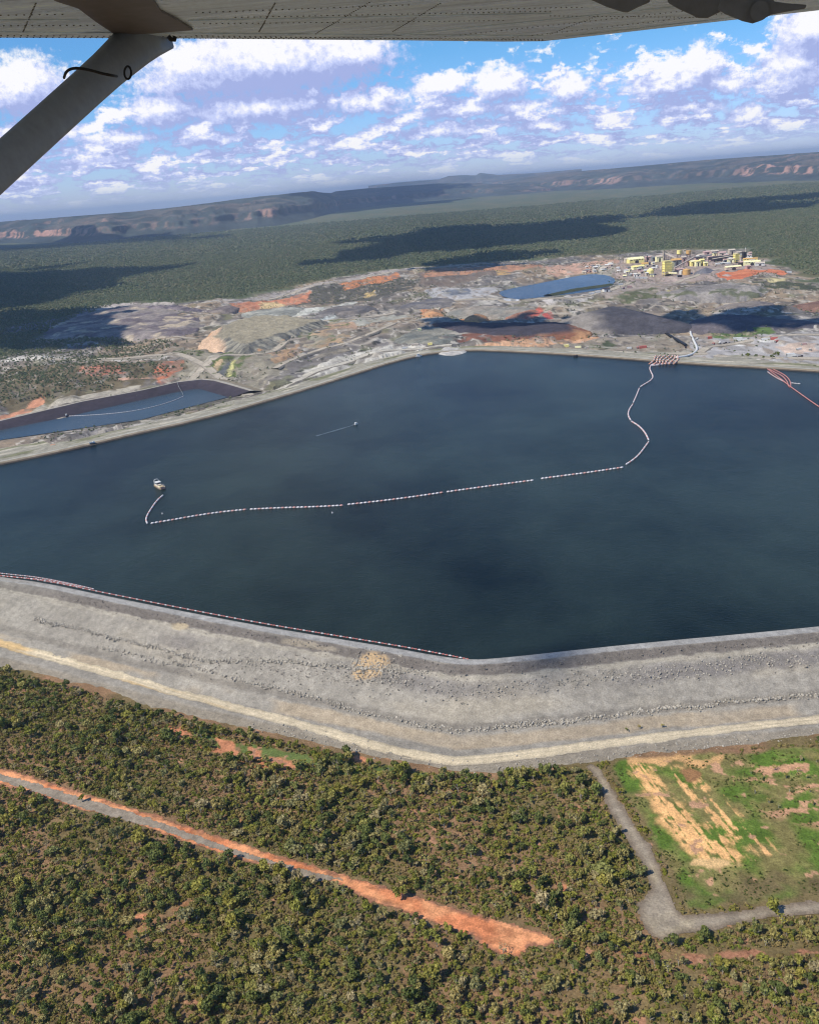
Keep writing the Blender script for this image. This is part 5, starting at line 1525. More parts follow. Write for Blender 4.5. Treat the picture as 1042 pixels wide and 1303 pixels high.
# orange earth patch on the left bank
patch('earth_patch', W2([(50, 569), (58, 565.5), (72, 563.5), (69, 568.5), (56, 571)], 1.0), 1.6, 2.0, lambda X, Y, d: np.tile(alb(228, 132, 86), (len(X), 1)) * (.8 + .4 * fbm(X / 5, Y / 5, 641, 3))[:, None], 'orange earth patch on the bank between pond and reservoir', 'earth patch', ragged=3)

# ------------------------------------------------------------------ the plant
def win_band(mb, w, d, z0, z1, n):
    for s in (-1, 1):
        for i in range(n):
            x = -w / 2 + w * (i + .5) / n
            mb.box(x - w / n * .28, x + w / n * .28, s * d / 2 - (.0 if s > 0 else .12), s * d / 2 + (.12 if s > 0 else .0), z0, z1)
    return mb


def shed(px, py, w, d, h, rz, wall, roof, label, cat='shed', pitch=.22, group=None, nwin=5, name='industrial_shed'):
    e = empty(name, GH(px, py) - np.array([0, 0, .5]), label, cat, group, rz)
    MB().box(-w / 2, w / 2, -d / 2, d / 2, 0, h).build('wall', M[wall], e)
    rh = d * pitch
    MB().prism([(-w / 2 - .6, -d / 2 - .8, h + .02), (-w / 2 - .6, d / 2 + .8, h + .02), (-w / 2 - .6, 0, h + rh + .4)], (w + 1.2, 0, 0)).build('roof', M[roof], e)
    MB().box(-w * .12, w * .12, -d / 2 - .15, -d / 2, 0, h * .7).build('door', M['dark_steel'], e)
    if nwin: win_band(MB(), w * .9, d, h * .74, h * .9, nwin).build('window', M['glass'], e)
    return e


def silo(px, py, r, h, colr, label, cone=.5, legs=0.0, cat='tank', name='storage_tank', group=None):
    e = empty(name, GH(px, py) - np.array([0, 0, .5]), label, cat, group)
    z0 = legs
    MB().lathe([(r * (.35 if legs else 1), z0 - (legs * .35 if legs else 0)), (r, z0 + (.2 if legs else .01)), (r, z0 + h)], 20).build('tank_shell', M[colr], e, smooth=False)
    MB().lathe([(r * 1.03, z0 + h + .02), (r * 1.03, z0 + h + .5), (r * .12, z0 + h + .5 + r * cone)], 20).build('roof', M[colr], e)
    if legs:
        for a in range(4):
            w = a * math.pi / 2 + .78
            MB().box(r * .85 * math.cos(w) - .5, r * .85 * math.cos(w) + .5, r * .85 * math.sin(w) - .5, r * .85 * math.sin(w) + .5, -1, z0 + .3).build('leg', M['dark_steel'], e)
    lad = MB()
    for s in (-.4, .4): lad.tube([(s, -r - .35, 0), (s, -r - .35, z0 + h)], .12, 4)
    for z in np.arange(.6, z0 + h, 1.2): lad.tube([(-.4, -r - .35, z), (.4, -r - .35, z)], .09, 4)
    lad.build('ladder', M['grey_wall'], e)
    return e


def tower(px, py, w, d, h, colr, label, levels=5, cat='process tower', name='process_tower', clad=(.35, .95), rz=.2):
    e = empty(name, GH(px, py) - np.array([0, 0, .5]), label, cat, None, rz)
    fr = MB()
    for sx in (-1, 1):
        for sy in (-1, 1): fr.box(sx * w / 2 - .5, sx * w / 2 + .5, sy * d / 2 - .5, sy * d / 2 + .5, 0, h)
    for i in range(1, levels + 1):
        z = h * i / levels
        for sy in (-1, 1): fr.box(-w / 2 + .5, w / 2 - .5, sy * d / 2 - .4, sy * d / 2 + .4, z - .7, z - .1)
        for sx in (-1, 1): fr.box(sx * w / 2 - .4, sx * w / 2 + .4, -d / 2 + .5, d / 2 - .5, z - .7, z - .1)
    fr.build('steel_frame', M[colr], e)
    for i in range(1, levels): MB().box(-w / 2 - 1, w / 2 + 1, -d / 2 - 1, d / 2 + 1, h * i / levels - .08, h * i / levels + .2).build('platform', M[colr], e)
    MB().box(-w / 2 + .9, w / 2 - .9, -d / 2 + .9, d / 2 - .9, h * clad[0], h * clad[1]).build('cladding', M[colr], e)
    MB().prism([(-w / 2 - .8, -d / 2 - .8, h + .05), (w / 2 + .8, -d / 2 - .8, h + .05), (w / 2 + .8, -d / 2 - .8, h + .8), (-w / 2 - .8, -d / 2 - .8, h + 1.8)], (0, d + 1.6, 0)).build('roof', M[colr], e)
    v = MB(); v.lathe([(1.2, h * .02), (1.6, h * .1), (1.6, h * .26), (.6, h * .33)], 12); v.build('vessel', M['grey_wall'], e)
    return e


def gallery(pa, pb, za, zb, w, colr, label, n=5):
    a = GH(*pa) + np.array([0, 0, za]); b = GH(*pb) + np.array([0, 0, zb])
    e = empty('conveyor_gallery', (a + b) / 2, label, 'conveyor')
    u = b - a; v = np.array([-u[1], u[0], 0]); v /= np.linalg.norm(v)
    under(MB().prism([a - v * w, a + v * w, a + v * w + [0, 0, 3.2], a - v * w + [0, 0, 3.2]], u).build('gallery_shell', M[colr]), e)
    under(MB().prism([a - v * w * 1.15 + [0, 0, 3.25], a + v * w * 1.15 + [0, 0, 3.25], a + [0, 0, 4.4]], u).build('roof', M['cream']), e)
    for t in np.linspace(.12, .88, n):
        c = a + u * t; g = H1(c[0], c[1])
        m = MB()
        for s in (-1, 1): m.tube([c + v * s * w * .9 + [0, 0, -.05], [c[0] + v[0] * s * w * 1.5, c[1] + v[1] * s * w * 1.5, g - 1]], .4, 5)
        under(m.build('trestle', M['dark_steel']), e)
    return e


def stack(px, py, r, h, colr, label):
    e = empty('exhaust_stack', GH(px, py) - np.array([0, 0, .5]), label, 'chimney')
    MB().lathe([(r * 1.5, 0), (r * 1.2, h * .1), (r, h * .5), (r * .85, h)], 14).build('stack_shell', M[colr], e)
    MB().lathe([(r * .98, h * .9), (r * 1.05, h * .9 + .3), (r * 1.05, h * .98), (r * .95, h * .985)], 14).build('band', M['white'], e)
    MB().lathe([(r * 1.9, h * .62), (r * 1.9, h * .62 + .4), (r * 1.0, h * .62 + .4)], 14).build('platform', M['dark_steel'], e)


PL = [
    # px, base py, width, depth, height, turn, wall, roof, label
    (808, 335.5, 44, 22, 11, .15, 'yellow', 'pale_yellow', 'long yellow shed at the upper left of the plant'),
    (797, 334, 12, 14, 10, .1, 'cream', 'cream', 'cream shed at the left end of the long yellow shed'),
    (811, 342.5, 32, 16, 7, .2, 'pale_yellow', 'yellow', 'low yellow shed in front of the long yellow shed'),
    (820, 339, 18, 12, 8, -.2, 'yellow', 'orange_roof', 'small yellow shed with orange roof beside the low yellow shed'),
    (796.5, 345.5, 11, 9, 6, .4, 'white', 'white', 'small white shed at the left of the plant, above the white containers'),
    (802, 347.5, 10, 8, 5, .9, 'grey_wall', 'white', 'small grey shed among white bits left of the yellow tank'),
    (807, 349, 9, 8, 5, .2, 'pink_wall', 'cream', 'small pinkish shed above the row of white containers'),
    (815, 347.5, 12, 9, 5, .5, 'cream', 'pink_wall', 'cream shed left of the bright yellow dome tank'),
    (838, 333, 18, 13, 14, .1, 'pale_yellow', 'cream', 'pale yellow building with rounded look left of the pale tower'),
    (831, 332, 13, 10, 10, .3, 'grey_wall', 'grey_wall', 'grey building beside the thin dark stack'),
    (824, 331, 16, 10, 9, .0, 'pink_wall', 'pink_wall', 'pinkish shed behind the thin dark stack'),
    (859.5, 337.5, 25, 18, 17, .1, 'grey_wall', 'orange_roof', 'tall grey building with orange roof right of the yellow tower'),
    (869, 334, 13, 12, 13, .2, 'pink_wall', 'cream', 'pinkish building right of the tall grey building'),
    (876, 336, 12, 10, 10, .3, 'pink_wall', 'orange_roof', 'pinkish orange building below the two raised bins'),
    (864, 345, 20, 10, 5, .2, 'pink_wall', 'pink_wall', 'low pinkish shed between the yellow tower and the squat orange-yellow tank'),
    (881, 338.5, 14, 11, 12, .1, 'yellow', 'pale_yellow', 'first yellow block from the left above the grey ore cone'),
    (887, 336.5, 13, 11, 13, .1, 'pale_yellow', 'yellow', 'second yellow block from the left above the grey ore cone'),
    (892, 337.5, 12, 10, 14, .1, 'yellow', 'yellow', 'third yellow block, tallest above the grey ore cone'),
    (897, 336, 10, 9, 8, .1, 'yellow', 'pale_yellow', 'last small yellow block above the grey ore cone'),
    (891, 327, 16, 12, 9, .2, 'white', 'cream', 'white shed behind the long pale conveyor'),
    (899, 324.5, 22, 14, 9, .1, 'pink_wall', 'pink_wall', 'wide pinkish shed at the back of the plant'),
    (908, 324.5, 22, 14, 11, .1, 'pink_wall', 'cream', 'pinkish shed with cream roof at the back of the plant'),
    (918, 325, 20, 14, 8, .0, 'cream', 'pink_wall', 'cream shed at the back, left of the cream roofed pair'),
    (930, 323.5, 18, 12, 12, .1, 'cream', 'cream', 'cream building behind the yellow tower on the right'),
    (917, 331.5, 66, 16, 9, .03, 'dark_steel', 'dark_steel', 'long dark brown shed with pale edge on the right half of the plant'),
    (919, 336.5, 40, 6, 4, .05, 'white', 'white', 'long thin white shed in front of the long dark shed'),
    (932, 342.5, 38, 12, 6, .05, 'cream', 'pale_yellow', 'long pale shed above the orange earth pad'),
    (956, 337.5, 40, 14, 9, -.2, 'pale_yellow', 'pale_yellow', 'long pale yellow shed at the right end of the plant'),
    (966, 338, 22, 12, 7, -.2, 'white', 'cream', 'white shed at the very right end of the plant'),
    (954, 333, 36, 10, 8, -.35, 'yellow', 'orange_roof', 'sloping yellow shed behind the long pale yellow shed'),
    (943, 338, 14, 10, 9, .2, 'dark_steel', 'pink_wall', 'dark shed between the yellow tower and the pale yellow shed'),
    (951, 341, 12, 9, 7, .2, 'pink_wall', 'pink_wall', 'low pinkish shed above the middle of the orange earth pad'),
    (767, 344, 16, 10, 6, .3, 'white', 'cream', 'white shed among trees behind the blue pond'),
    (757, 342.5, 13, 9, 6, .1, 'cream', 'white', 'cream shed left among trees behind the blue pond'),
    (776, 340, 12, 9, 6, .5, 'white', 'white', 'small white shed right among trees behind the blue pond'),
    (771, 371.5, 14, 10, 7, .2, 'white', 'dark_steel', 'dark-roofed white pump house at the near end of the causeway'),
]
for px, py, w, d_, h, rz, a, b, lab in PL: shed(px, py, w * 1.15, d_ * 1.15, h * 1.2, rz, a, b, lab)
rp = random.Random(77)
for i in range(34):
    px = rp.uniform(884, 962); py = rp.uniform(323, 336) + (px - 920) * .03
    shed(px, py, rp.uniform(9, 20), rp.uniform(7, 12), rp.uniform(5, 11), rp.uniform(-.3, .4), rp.choice(['cream', 'pink_wall', 'grey_wall', 'white', 'pale_yellow']), rp.choice(['cream', 'pink_wall', 'white', 'grey_wall', 'dark_steel']),
         'tiny pale shed packed between the larger buildings on the right half of the plant', group='tiny sheds on the right half of the plant', nwin=2)
for i in range(26):
    px = rp.uniform(793, 832); py = rp.uniform(333, 352)
    shed(px, py, rp.uniform(7, 14), rp.uniform(6, 10), rp.uniform(4, 8), rp.uniform(-.5, .8), rp.choice(['cream', 'pink_wall', 'white', 'pale_yellow', 'grey_wall']), rp.choice(['cream', 'white', 'pale_yellow', 'grey_wall']),
         'tiny pale shed scattered around the yellow sheds on the left half of the plant', group='tiny sheds on the left half of the plant', nwin=2)
for i in range(18):
    px = rp.uniform(742, 788); py = rp.uniform(335, 347)
    shed(px, py, rp.uniform(8, 14), rp.uniform(7, 10), rp.uniform(4, 6), rp.uniform(-.5, .8), rp.choice(['cream', 'white', 'pink_wall']), rp.choice(['cream', 'white', 'grey_wall']),
         'tiny whitish hut among the trees between the blue pond and the plant', group='tiny huts behind the blue pond', nwin=2)
silo(827, 350, 9.5, 14, 'yellow', 'bright yellow dome tank at the front left of the plant', .7)
silo(873, 350.5, 11, 14, 'orange_roof', 'squat orange-yellow tank at the front of the plant', .25)
silo(863.5, 328.5, 7.5, 11, 'yellow', 'left of the two yellow bins raised on dark frames at the back', .1, 12, 'bin', 'raised_bin')
silo(875.5, 327.5, 8, 10, 'orange_roof', 'right of the two yellow bins raised on dark frames at the back', .1, 12, 'bin', 'raised_bin')
silo(841, 340, 5, 9, 'cream', 'small cream tank left of the tall yellow tower', .3)
silo(835.5, 339, 4, 8, 'white', 'small white tank left of the cream tank', .3)
silo(866, 349, 5, 10, 'white', 'white tank left of the orange-yellow tank', .3)
silo(924, 327, 5, 10, 'white', 'white tank behind the long dark shed', .3)
tower(848, 351, 22, 16, 42, 'yellow', 'tall yellow process tower at the centre of the plant', 6)
tower(853.5, 347, 12, 10, 30, 'pale_yellow', 'pale yellow tower leaning on the right side of the tall one', 5)
tower(844.5, 331, 7, 7, 26, 'cream', 'slim cream tower with conveyor behind the tall yellow tower', 6)
tower(936, 334, 14, 12, 26, 'yellow', 'orange-yellow tower on the right half of the plant', 5)
tower(946, 333, 11, 10, 28, 'dark_steel', 'dark steel tower right of the orange-yellow tower', 6)
gallery((846, 332), (860, 331), 22, 4, 2, 'cream', 'cream conveyor sloping right from the slim cream tower')
gallery((880, 332.5), (905, 328), 8, 8, 2.2, 'cream', 'long pale conveyor running across the middle of the plant', 7)
gallery((857, 345), (882, 334.5), 5, 12, 2.0, 'pink_wall', 'pinkish conveyor rising towards the yellow blocks', 6)
gallery((905, 335.5), (934, 333), 6, 16, 2.0, 'dark_steel', 'dark conveyor rising to the orange-yellow tower', 6)
gallery((851, 351.5), (861, 350.5), 8, 5, 1.8, 'pale_yellow', 'short pale yellow conveyor at the foot of the tall tower', 3)
stack(823, 337, 1.6, 34, 'dark_steel', 'thin dark stack behind the yellow sheds')
stack(947.5, 331, 1.4, 38, 'cream', 'thin pale stack above the dark steel tower')
for px, lab in ((810, 'left of the three white containers in front of the plant'), (815.5, 'middle of the three white containers in front of the plant'), (820.5, 'right of the three white containers in front of the plant')):
    container(GH(px, 354.6), .1, 11, 6, 5, lab, 'white', 'white containers in front of the plant')
for px, py, rz, c, lab in [(752, 375, .3, 'white', 'white container first from the left along the pond road'), (745, 377.3, .3, 'cream', 'cream container lowest along the pond road'), (760, 373, .3, 'white', 'white container second along the pond road'),
                           (792, 368, .9, 'pink_wall', 'pinkish container on the slope below the plant'), (800, 366, .2, 'pink_wall', 'right pinkish container on the slope below the plant'), (789, 363.5, .4, 'white', 'white container where the plant road meets the pond'),
                           (1003, 347.5, .1, 'white', 'white container at the tip of the orange earth pad'), (864, 352.5, .3, 'dark_steel', 'dark container at the foot of the tall yellow tower'), (700, 340, .2, 'cream', 'cream container on the bare ground left of the blue pond')]:
    container(GH(px, py), rz, 14, 6, 5, lab, c)

# ------------------------------------------------------------------ the aircraft one looks out of
M['wing_skin'], nt, b_ = new_mat('wing_skin')
rgb = node(nt, 'ShaderNodeRGB'); rgb.outputs[0].default_value = (.66, .81, 1.0, 1)
f1, n1 = noise_fac(nt, 3.0, 5, .72, 1.2, stretch=(.5, 4.5, 1)); f2, _ = noise_fac(nt, 40, 3, .88, 1.1)
nt.links.new(mulcol(nt, mulcol(nt, rgb.outputs[0], f1), f2), b_.inputs['Base Color'])
b_.inputs['Metallic'].default_value = .15
fr_, _ = noise_fac(nt, 2.0, 4, .18, .45, stretch=(.5, 4, 1)); nt.links.new(fr_, b_.inputs['Roughness'])
_, nb = noise_fac(nt, 1.6, 3, 0, 1, stretch=(.6, 5, 1))
bp = node(nt, 'ShaderNodeBump'); bp.inputs['Strength'].default_value = .25; bp.inputs['Distance'].default_value = .05
nt.links.new(nb, bp.inputs['Height']); nt.links.new(bp.outputs[0], b_.inputs['Normal'])
M['strut_paint'] = plain('strut_paint', alb(156, 166, 182), .45, scale=18, var=.1)
M['fairing'] = plain('fairing', alb(112, 108, 112), .5, scale=14, var=.15)
M['rubber'] = plain('rubber', (.012, .012, .014), .5)
M['rivet'] = plain('rivet', (.05, .05, .055), .4, .6)
M['bracket'] = plain('bracket', alb(120, 126, 136), .5, scale=20, var=.15)
WZ = CAMZ + .86
WINGN = None


def wp(px, py, dz=0.0):
    """the spot of the wing's underside the photo shows at px, py"""
    d = ray(px, py); t = (WZ + dz - CAMZ) / d[2]
    return CAM + d * t


AIR = empty('aircraft', wp(500, 40), 'underside of a high wing with rivets and its strut, framing the top', 'aircraft')
edge_px = [(-420, 44), (-200, 46), (0, 48), (180, 48.5), (350, 50), (520, 51.5), (640, 53), (690, 52.5), (720, 49.5), (800, 40.5), (900, 29), (1042, 13), (1300, -17)]
E = [wp(a, b) for a, b in edge_px]
back_y = -1.0
under_pts = E + [np.array([E[-1][0] + .2, back_y, WZ]), np.array([E[0][0] - .2, back_y, WZ])]
n_ = len(under_pts)
cen = np.mean(E, 0)
m = MB()
top = [p + np.array([0, 0, .30]) for p in under_pts]
lip = [p + np.array([0, .035, .03]) for p in under_pts[:len(E)]]
lip2 = [p + np.array([0, .03, .22]) for p in under_pts[:len(E)]]
vs = under_pts + lip + lip2 + top
L0, L1, L2 = n_, n_ + len(E), n_ + 2 * len(E)
fs = [tuple(range(n_)), tuple(L2 + i for i in range(n_))]
for i in range(len(E) - 1):
    fs += [(i, i + 1, L0 + i + 1, L0 + i), (L0 + i, L0 + i + 1, L1 + i + 1, L1 + i), (L1 + i, L1 + i + 1, L2 + i + 1, L2 + i)]
for i in range(len(E) - 1, n_):
    j = (i + 1) % n_; fs.append((i, j, L2 + j, L2 + i))
m.add(vs, fs)
under(m.build('wing', M['wing_skin']), AIR)
WING = AIR.children[0]


def uw(o, root=AIR): return under(o, root)


def rivet_row(mb, pa, pb, step=.032, r=.0052, dz=0.0):
    a, b = wp(*pa), wp(*pb); n = int(np.linalg.norm(b - a) / step)
    for i in range(n + 1):
        p = a + (b - a) * i / n
        k = 6; vs = []; 
        for z, rr in ((.0005, r), (-.002, r * .8), (-.0032, r * .3)):
            for q in range(k):
                w = 2 * math.pi * q / k; vs.append((p[0] + rr * math.cos(w), p[1] + rr * math.sin(w), p[2] + z + dz))
        fs = [(l * k + q, l * k + (q + 1) % k, (l + 1) * k + (q + 1) % k, (l + 1) * k + q) for l in range(2) for q in range(k)] + [tuple(2 * k + q for q in range(k))]
        mb.add(vs, fs)


mb = MB()
for pa, pb in [((-60, 44.5), (690, 50)), ((-60, 46.8), (470, 49.6)), ((250, 45.3), (690, 51.2)), ((-60, 33), (120, 32)), ((260, 30), (640, 26)), ((300, 22), (700, 14)), ((560, 47), (980, 2)), ((640, 49), (1000, 8)),
               ((500, 40), (560, 4)), ((-60, 20), (80, 18)), ((400, 44), (470, 3)), ((700, 43), (760, 20)), ((250, 16), (520, 6)), ((700, 20), (900, 22)), ((590, 12), (740, 9)), ((30, 40), (46, 4)), ((330, 40), (350, 4))]:
    rivet_row(mb, pa, pb)
o = uw(mb.build('rivets', M['rivet'], recalc=False)); o['kind'] = 'stuff'
# skin laps: thin strips a few millimetres proud
for pa, pb, wd in [((-80, 40.0), (690, 45.5), .012), ((240, 26), (700, 17), .012), ((470, 48), (980, -4), .010), ((-80, 26), (100, 25), .012), ((720, 46.5), (1030, 11.5), .02)]:
    a, b = wp(*pa), wp(*pb); u = b - a; v = np.array([-u[1], u[0], 0]); v /= np.linalg.norm(v)
    uw(MB().prism([a - v * wd + [0, 0, -.004], a + v * wd + [0, 0, -.004], a + v * wd + [0, 0, -.0005], a - v * wd + [0, 0, -.0005]], u).build('skin_lap', M['wing_skin']))
# strut fairing plate and strut
fp = [(52, -8), (72, 2), (100, 11), (124, 29), (148, 45), (196, 42.5), (246, 38.5), (226, 26), (205, 15), (190, -8)]
uw(MB().prism([wp(a, b, -.012) for a, b in fp], (0, 0, .011)).build('strut_fairing', M['fairing']))
T = near_pt(184, 46, float(np.linalg.norm(wp(184, 46) - CAM))); Bt = near_pt(-330, 512, 3.55)
ax = (Bt - T) / np.linalg.norm(Bt - T)
view = (T + Bt) / 2 - CAM; view /= np.linalg.norm(view)
side = np.cross(ax, view); side /= np.linalg.norm(side)
nrm_ = np.cross(side, ax)


def strut_ring(c, half, thick, n=20):
    out = []
    for k in range(n):
        w = 2 * math.pi * k / n
        sx = math.cos(w); sy = math.sin(w) * (1 - .35 * sx)
        out.append(c + side * sx * half + nrm_ * sy * thick)
    return out


rings = []
for t, hw, th in ((-.05, .138, .05), (.0, .118, .05), (.04, .107, .048), (.1, .097, .046), (.15, .090, .044), (.22, .086, .042), (.35, .082, .040), (1.0, .066, .038)):
    rings.append(strut_ring(T + (Bt - T) * t, hw, th))
m = MB(); vs = [p for r_ in rings for p in r_]; k = 20
m.add(vs, [(i * k + q, i * k + (q + 1) % k, (i + 1) * k + (q + 1) % k, (i + 1) * k + q) for i in range(len(rings) - 1) for q in range(k)] + [tuple(range(k))[::-1], tuple((len(rings) - 1) * k + q for q in range(k))])
strut = uw(m.build('strut', M['strut_paint'], smooth=True))


def at_px(px, py, dist): return near_pt(px, py, dist)


bandp = [at_px(a, b, 4.24 + (.06 if i in (0, 7) else 0)) for i, (a, b) in enumerate([(82, 99), (84, 92), (90, 87.5), (100, 86.5), (115, 89), (130, 93.5), (143, 96), (149, 97)])]
bo = uw(MB().tube(list(chaikin(bandp, 2)), .0055, 8).build('cable_band', M['rubber'], smooth=True))
ringp = []
c0 = at_px(163, 92.5, 4.30)
for q in range(19):
    w = 2 * math.pi * q / 18; ringp.append(c0 + RGT * math.cos(w) * .014 + UPV * math.sin(w) * .026)
uw(MB().tube(ringp, .0045, 6, cap=False).build('tie_down_ring', M['rubber'], smooth=True))
uw(MB().tube([at_px(214, 46, 4.3), at_px(218, 50, 4.3), at_px(222, 50.5, 4.3), at_px(223, 46, 4.3)], .010, 6).build('drain_fitting', M['rubber'], smooth=True))
# hinge brackets at the trailing edge
def bracket(pl, dist, thick, holes=()):
    e0 = [near_pt(a, b, dist) for a, b in pl]
    d = np.mean(e0, 0) - CAM; d /= np.linalg.norm(d)
    o = uw(MB().prism(e0, d * thick).build('hinge_bracket', M['bracket']))
    md = o.modifiers.new('edge', 'BEVEL'); md.width = .004; md.segments = 2
    for a, b, r in holes:
        c = near_pt(a, b, dist - .012); mm = MB()
        mm.tube([c, c + d * .02], r, 14); h = mm.build('bolt', M['rubber'])
        h.parent = o; h.matrix_parent_inverse = o.matrix_parent_inverse.copy()
    return o


bracket([(744, -8), (752, 0), (772, 9), (792, 15.5), (798, 16), (812, 9), (826, 3), (830, -8)], 4.2, .03, [(795, 2, .010)])
bracket([(846, -6), (850, 4), (862, 11), (888, 23), (900, 23), (916, 15), (924, 10), (934, -6)], 4.1, .03, [(915, 9, .012)])
bracket([(918, -6), (912, 12), (922, 18), (944, 27), (957, 30), (966, 27), (980, 19), (1000, 15), (1024, 11), (1026, 6), (1000, 4), (985, 2), (980, -6)], 3.95, .035, [(966, 14, .022), (930, 5, .010)])
c = near_pt(966, 14, 3.93); d = (c - CAM) / np.linalg.norm(c - CAM)
uw(MB().tube([c - d * .01, c + d * .005], .032, 20).build('hinge_boss', M['bracket']))

# ------------------------------------------------------------------ clouds overhead: they throw the dark patches on the land
M['cloud'] = plain('cloud', (.85, .85, .87), 1.0, scale=.004, var=.03, spec=0)


def cloud(px_poly, alt, thick, seed, gz=0.0, res=None, soft=.35):
    P = W2(px_poly, gz)
    off = TO_SUN * ((alt - gz) / TO_SUN[2])
    P = P + off[:2]
    cx, cy = P.mean(0); size = np.ptp(P, 0).max()
    res = res or size / 70
    x0, y0 = P.min(0) - res * 4; x1, y1 = P.max(0) + res * 4
    xs = np.arange(x0, x1, res); ys = np.arange(y0, y1, res)
    X, Y = np.meshgrid(xs, ys); X = X.ravel(); Y = Y.ravel()
    mn = np.ptp(P, 0).min()
    d = sdist(X, Y, P) + (fbm(X / (mn * soft), Y / (mn * soft), seed, 5) - .5) * mn * .9
    h = np.sqrt(np.clip(d / (mn * .35), 0, 1)) * thick * (.35 + 1.0 * fbm(X / (mn * .3), Y / (mn * .3), seed + 3, 4))
    keep = d > 0
    f = grid_faces(len(ys), len(xs)); f = f[keep[f].all(1)]
    used = np.unique(f); mp = np.full(len(X), -1); mp[used] = np.arange(len(used)); f = mp[f]
    N = len(used); Xu, Yu, hu = X[used], Y[used], h[used]
    V = np.vstack([np.stack([Xu, Yu, alt + hu], 1), np.stack([Xu, Yu, alt - hu * .12 - 1], 1)])
    e = np.vstack([f[:, [0, 1]], f[:, [1, 2]], f[:, [2, 3]], f[:, [3, 0]]])
    es = {}
    for a, b in e.tolist(): es[(a, b)] = 1
    rim = np.array([(a, b, b + N, a + N) for a, b in es if (b, a) not in es])
    me = mesh_np('cloud', V, np.vstack([f, f[:, ::-1] + N, rim[:, ::-1]]), smooth=True)
    o = link_mesh('cloud', me, M['cloud'])
    w = (V - CAM) @ FWD; px = PW / 2 + FPX * ((V - CAM) @ RGT) / w; py = PH / 2 - FPX * ((V - CAM) @ UPV) / w
    seen = (w > 0) & (px > 0) & (px < PW) & (py > 40)
    print('cloud', seed, 'seen verts', int(seen.sum()), 'py max', float(py[(w > 0) & (px > 0) & (px < PW)].max()) if ((w > 0) & (px > 0) & (px < PW)).any() else None)
    tag(o, 'white fair-weather cloud drifting high overhead', 'cloud', 'clouds overhead')


cloud([(-60, 352), (60, 343), (190, 336), (196, 342), (150, 360), (90, 374), (-40, 398)], 2000, 350, 1)
cloud([(430, 316), (500, 300), (600, 288), (760, 281), (778, 296), (700, 306), (560, 322), (440, 330)], 1900, 300, 2)
cloud([(500, 344), (580, 326), (680, 318), (696, 324), (620, 338), (510, 352)], 1500, 200, 3)
cloud([(780, 269), (880, 260), (1060, 247), (1070, 266), (960, 268), (840, 273)], 2600, 300, 4)
cloud([(-60, 404), (60, 398), (150, 402), (160, 422), (120, 442), (0, 452), (-60, 452)], 1300, 200, 5)
cloud([(525, 408), (620, 405), (706, 405), (700, 416), (630, 421), (560, 420)], 1300, 120, 6)
cloud([(815, 402), (850, 397), (960, 402), (1080, 410), (1080, 419), (900, 413), (830, 414)], 1300, 100, 7)
cloud([(380, 268), (480, 254), (580, 249), (590, 256), (500, 264), (400, 276)], 4600, 250, 8)
cloud([(-40, 316), (100, 306), (260, 300), (260, 305), (100, 313), (-40, 324)], 2700, 250, 9)
cloud([(672, 846), (700, 830), (742, 830), (730, 852), (690, 858)], 2600, 25, 11, -5)

# ------------------------------------------------------------------ haze
bm = bmesh.new(); bmesh.ops.create_cube(bm, size=1.0)
for v in bm.verts: v.co = (v.co.x * 176000, v.co.y * 176000, -60 + (v.co.z + .5) * (60 + max(330.0, max(q.co.z for q in FR.data.vertices) + 25))) 
me = D.meshes.new('haze'); bm.to_mesh(me); bm.free()
mh = D.materials.new('haze'); mh.use_nodes = True; nt = mh.node_tree
for n in list(nt.nodes):
    if n.type == 'BSDF_PRINCIPLED': nt.nodes.remove(n)
pv = node(nt, 'ShaderNodeVolumePrincipled'); pv.inputs['Color'].default_value = (.64, .78, 1.0, 1); pv.inputs['Density'].default_value = 3.1e-5
pv.inputs['Anisotropy'].default_value = 0.1
out = [n for n in nt.nodes if n.type == 'OUTPUT_MATERIAL'][0]; nt.links.new(pv.outputs[0], out.inputs['Volume'])
tag(link_mesh('haze', me, mh), 'thin blue haze lying over the land', 'haze', kind='stuff')

# ------------------------------------------------------------------ sun, sky
sun = D.lights.new('sun', 'SUN'); sun.energy = 4.7; sun.angle = math.radians(.53); sun.color = (1.0, .93, .79)
so = D.objects.new('sun', sun); COL.objects.link(so)
so.rotation_euler = Vector(TO_SUN).to_track_quat('Z', 'Y').to_euler()
w_ = D.worlds.new('World'); SC.world = w_; w_.use_nodes = True; nt = w_.node_tree
for n in list(nt.nodes): nt.nodes.remove(n)
Lk = nt.links
sky = node(nt, 'ShaderNodeTexSky'); sky.sky_type = 'NISHITA'; sky.sun_disc = False
sky.sun_elevation = SUN_EL; sky.sun_rotation = math.atan2(TO_SUN[0], TO_SUN[1]); sky.altitude = 300; sky.dust_density = .4; sky.ozone_density = 2.2
tint = node(nt, 'ShaderNodeMix', data_type='RGBA', blend_type='MULTIPLY'); tint.inputs[0].default_value = 1
Lk.new(sky.outputs[0], tint.inputs[6])
bg = node(nt, 'ShaderNodeBackground'); bg.inputs[1].default_value = .10; Lk.new(tint.outputs[2], bg.inputs[0])

# clouds of the far sky: a density field over azimuth and elevation (degrees)
grp = D.node_groups.new('cloud_density', 'ShaderNodeTree')
grp.interface.new_socket('p', in_out='INPUT', socket_type='NodeSocketVector')
grp.interface.new_socket('d', in_out='OUTPUT', socket_type='NodeSocketFloat')
gi = node(grp, 'NodeGroupInput'); go = node(grp, 'NodeGroupOutput'); gl = grp.links


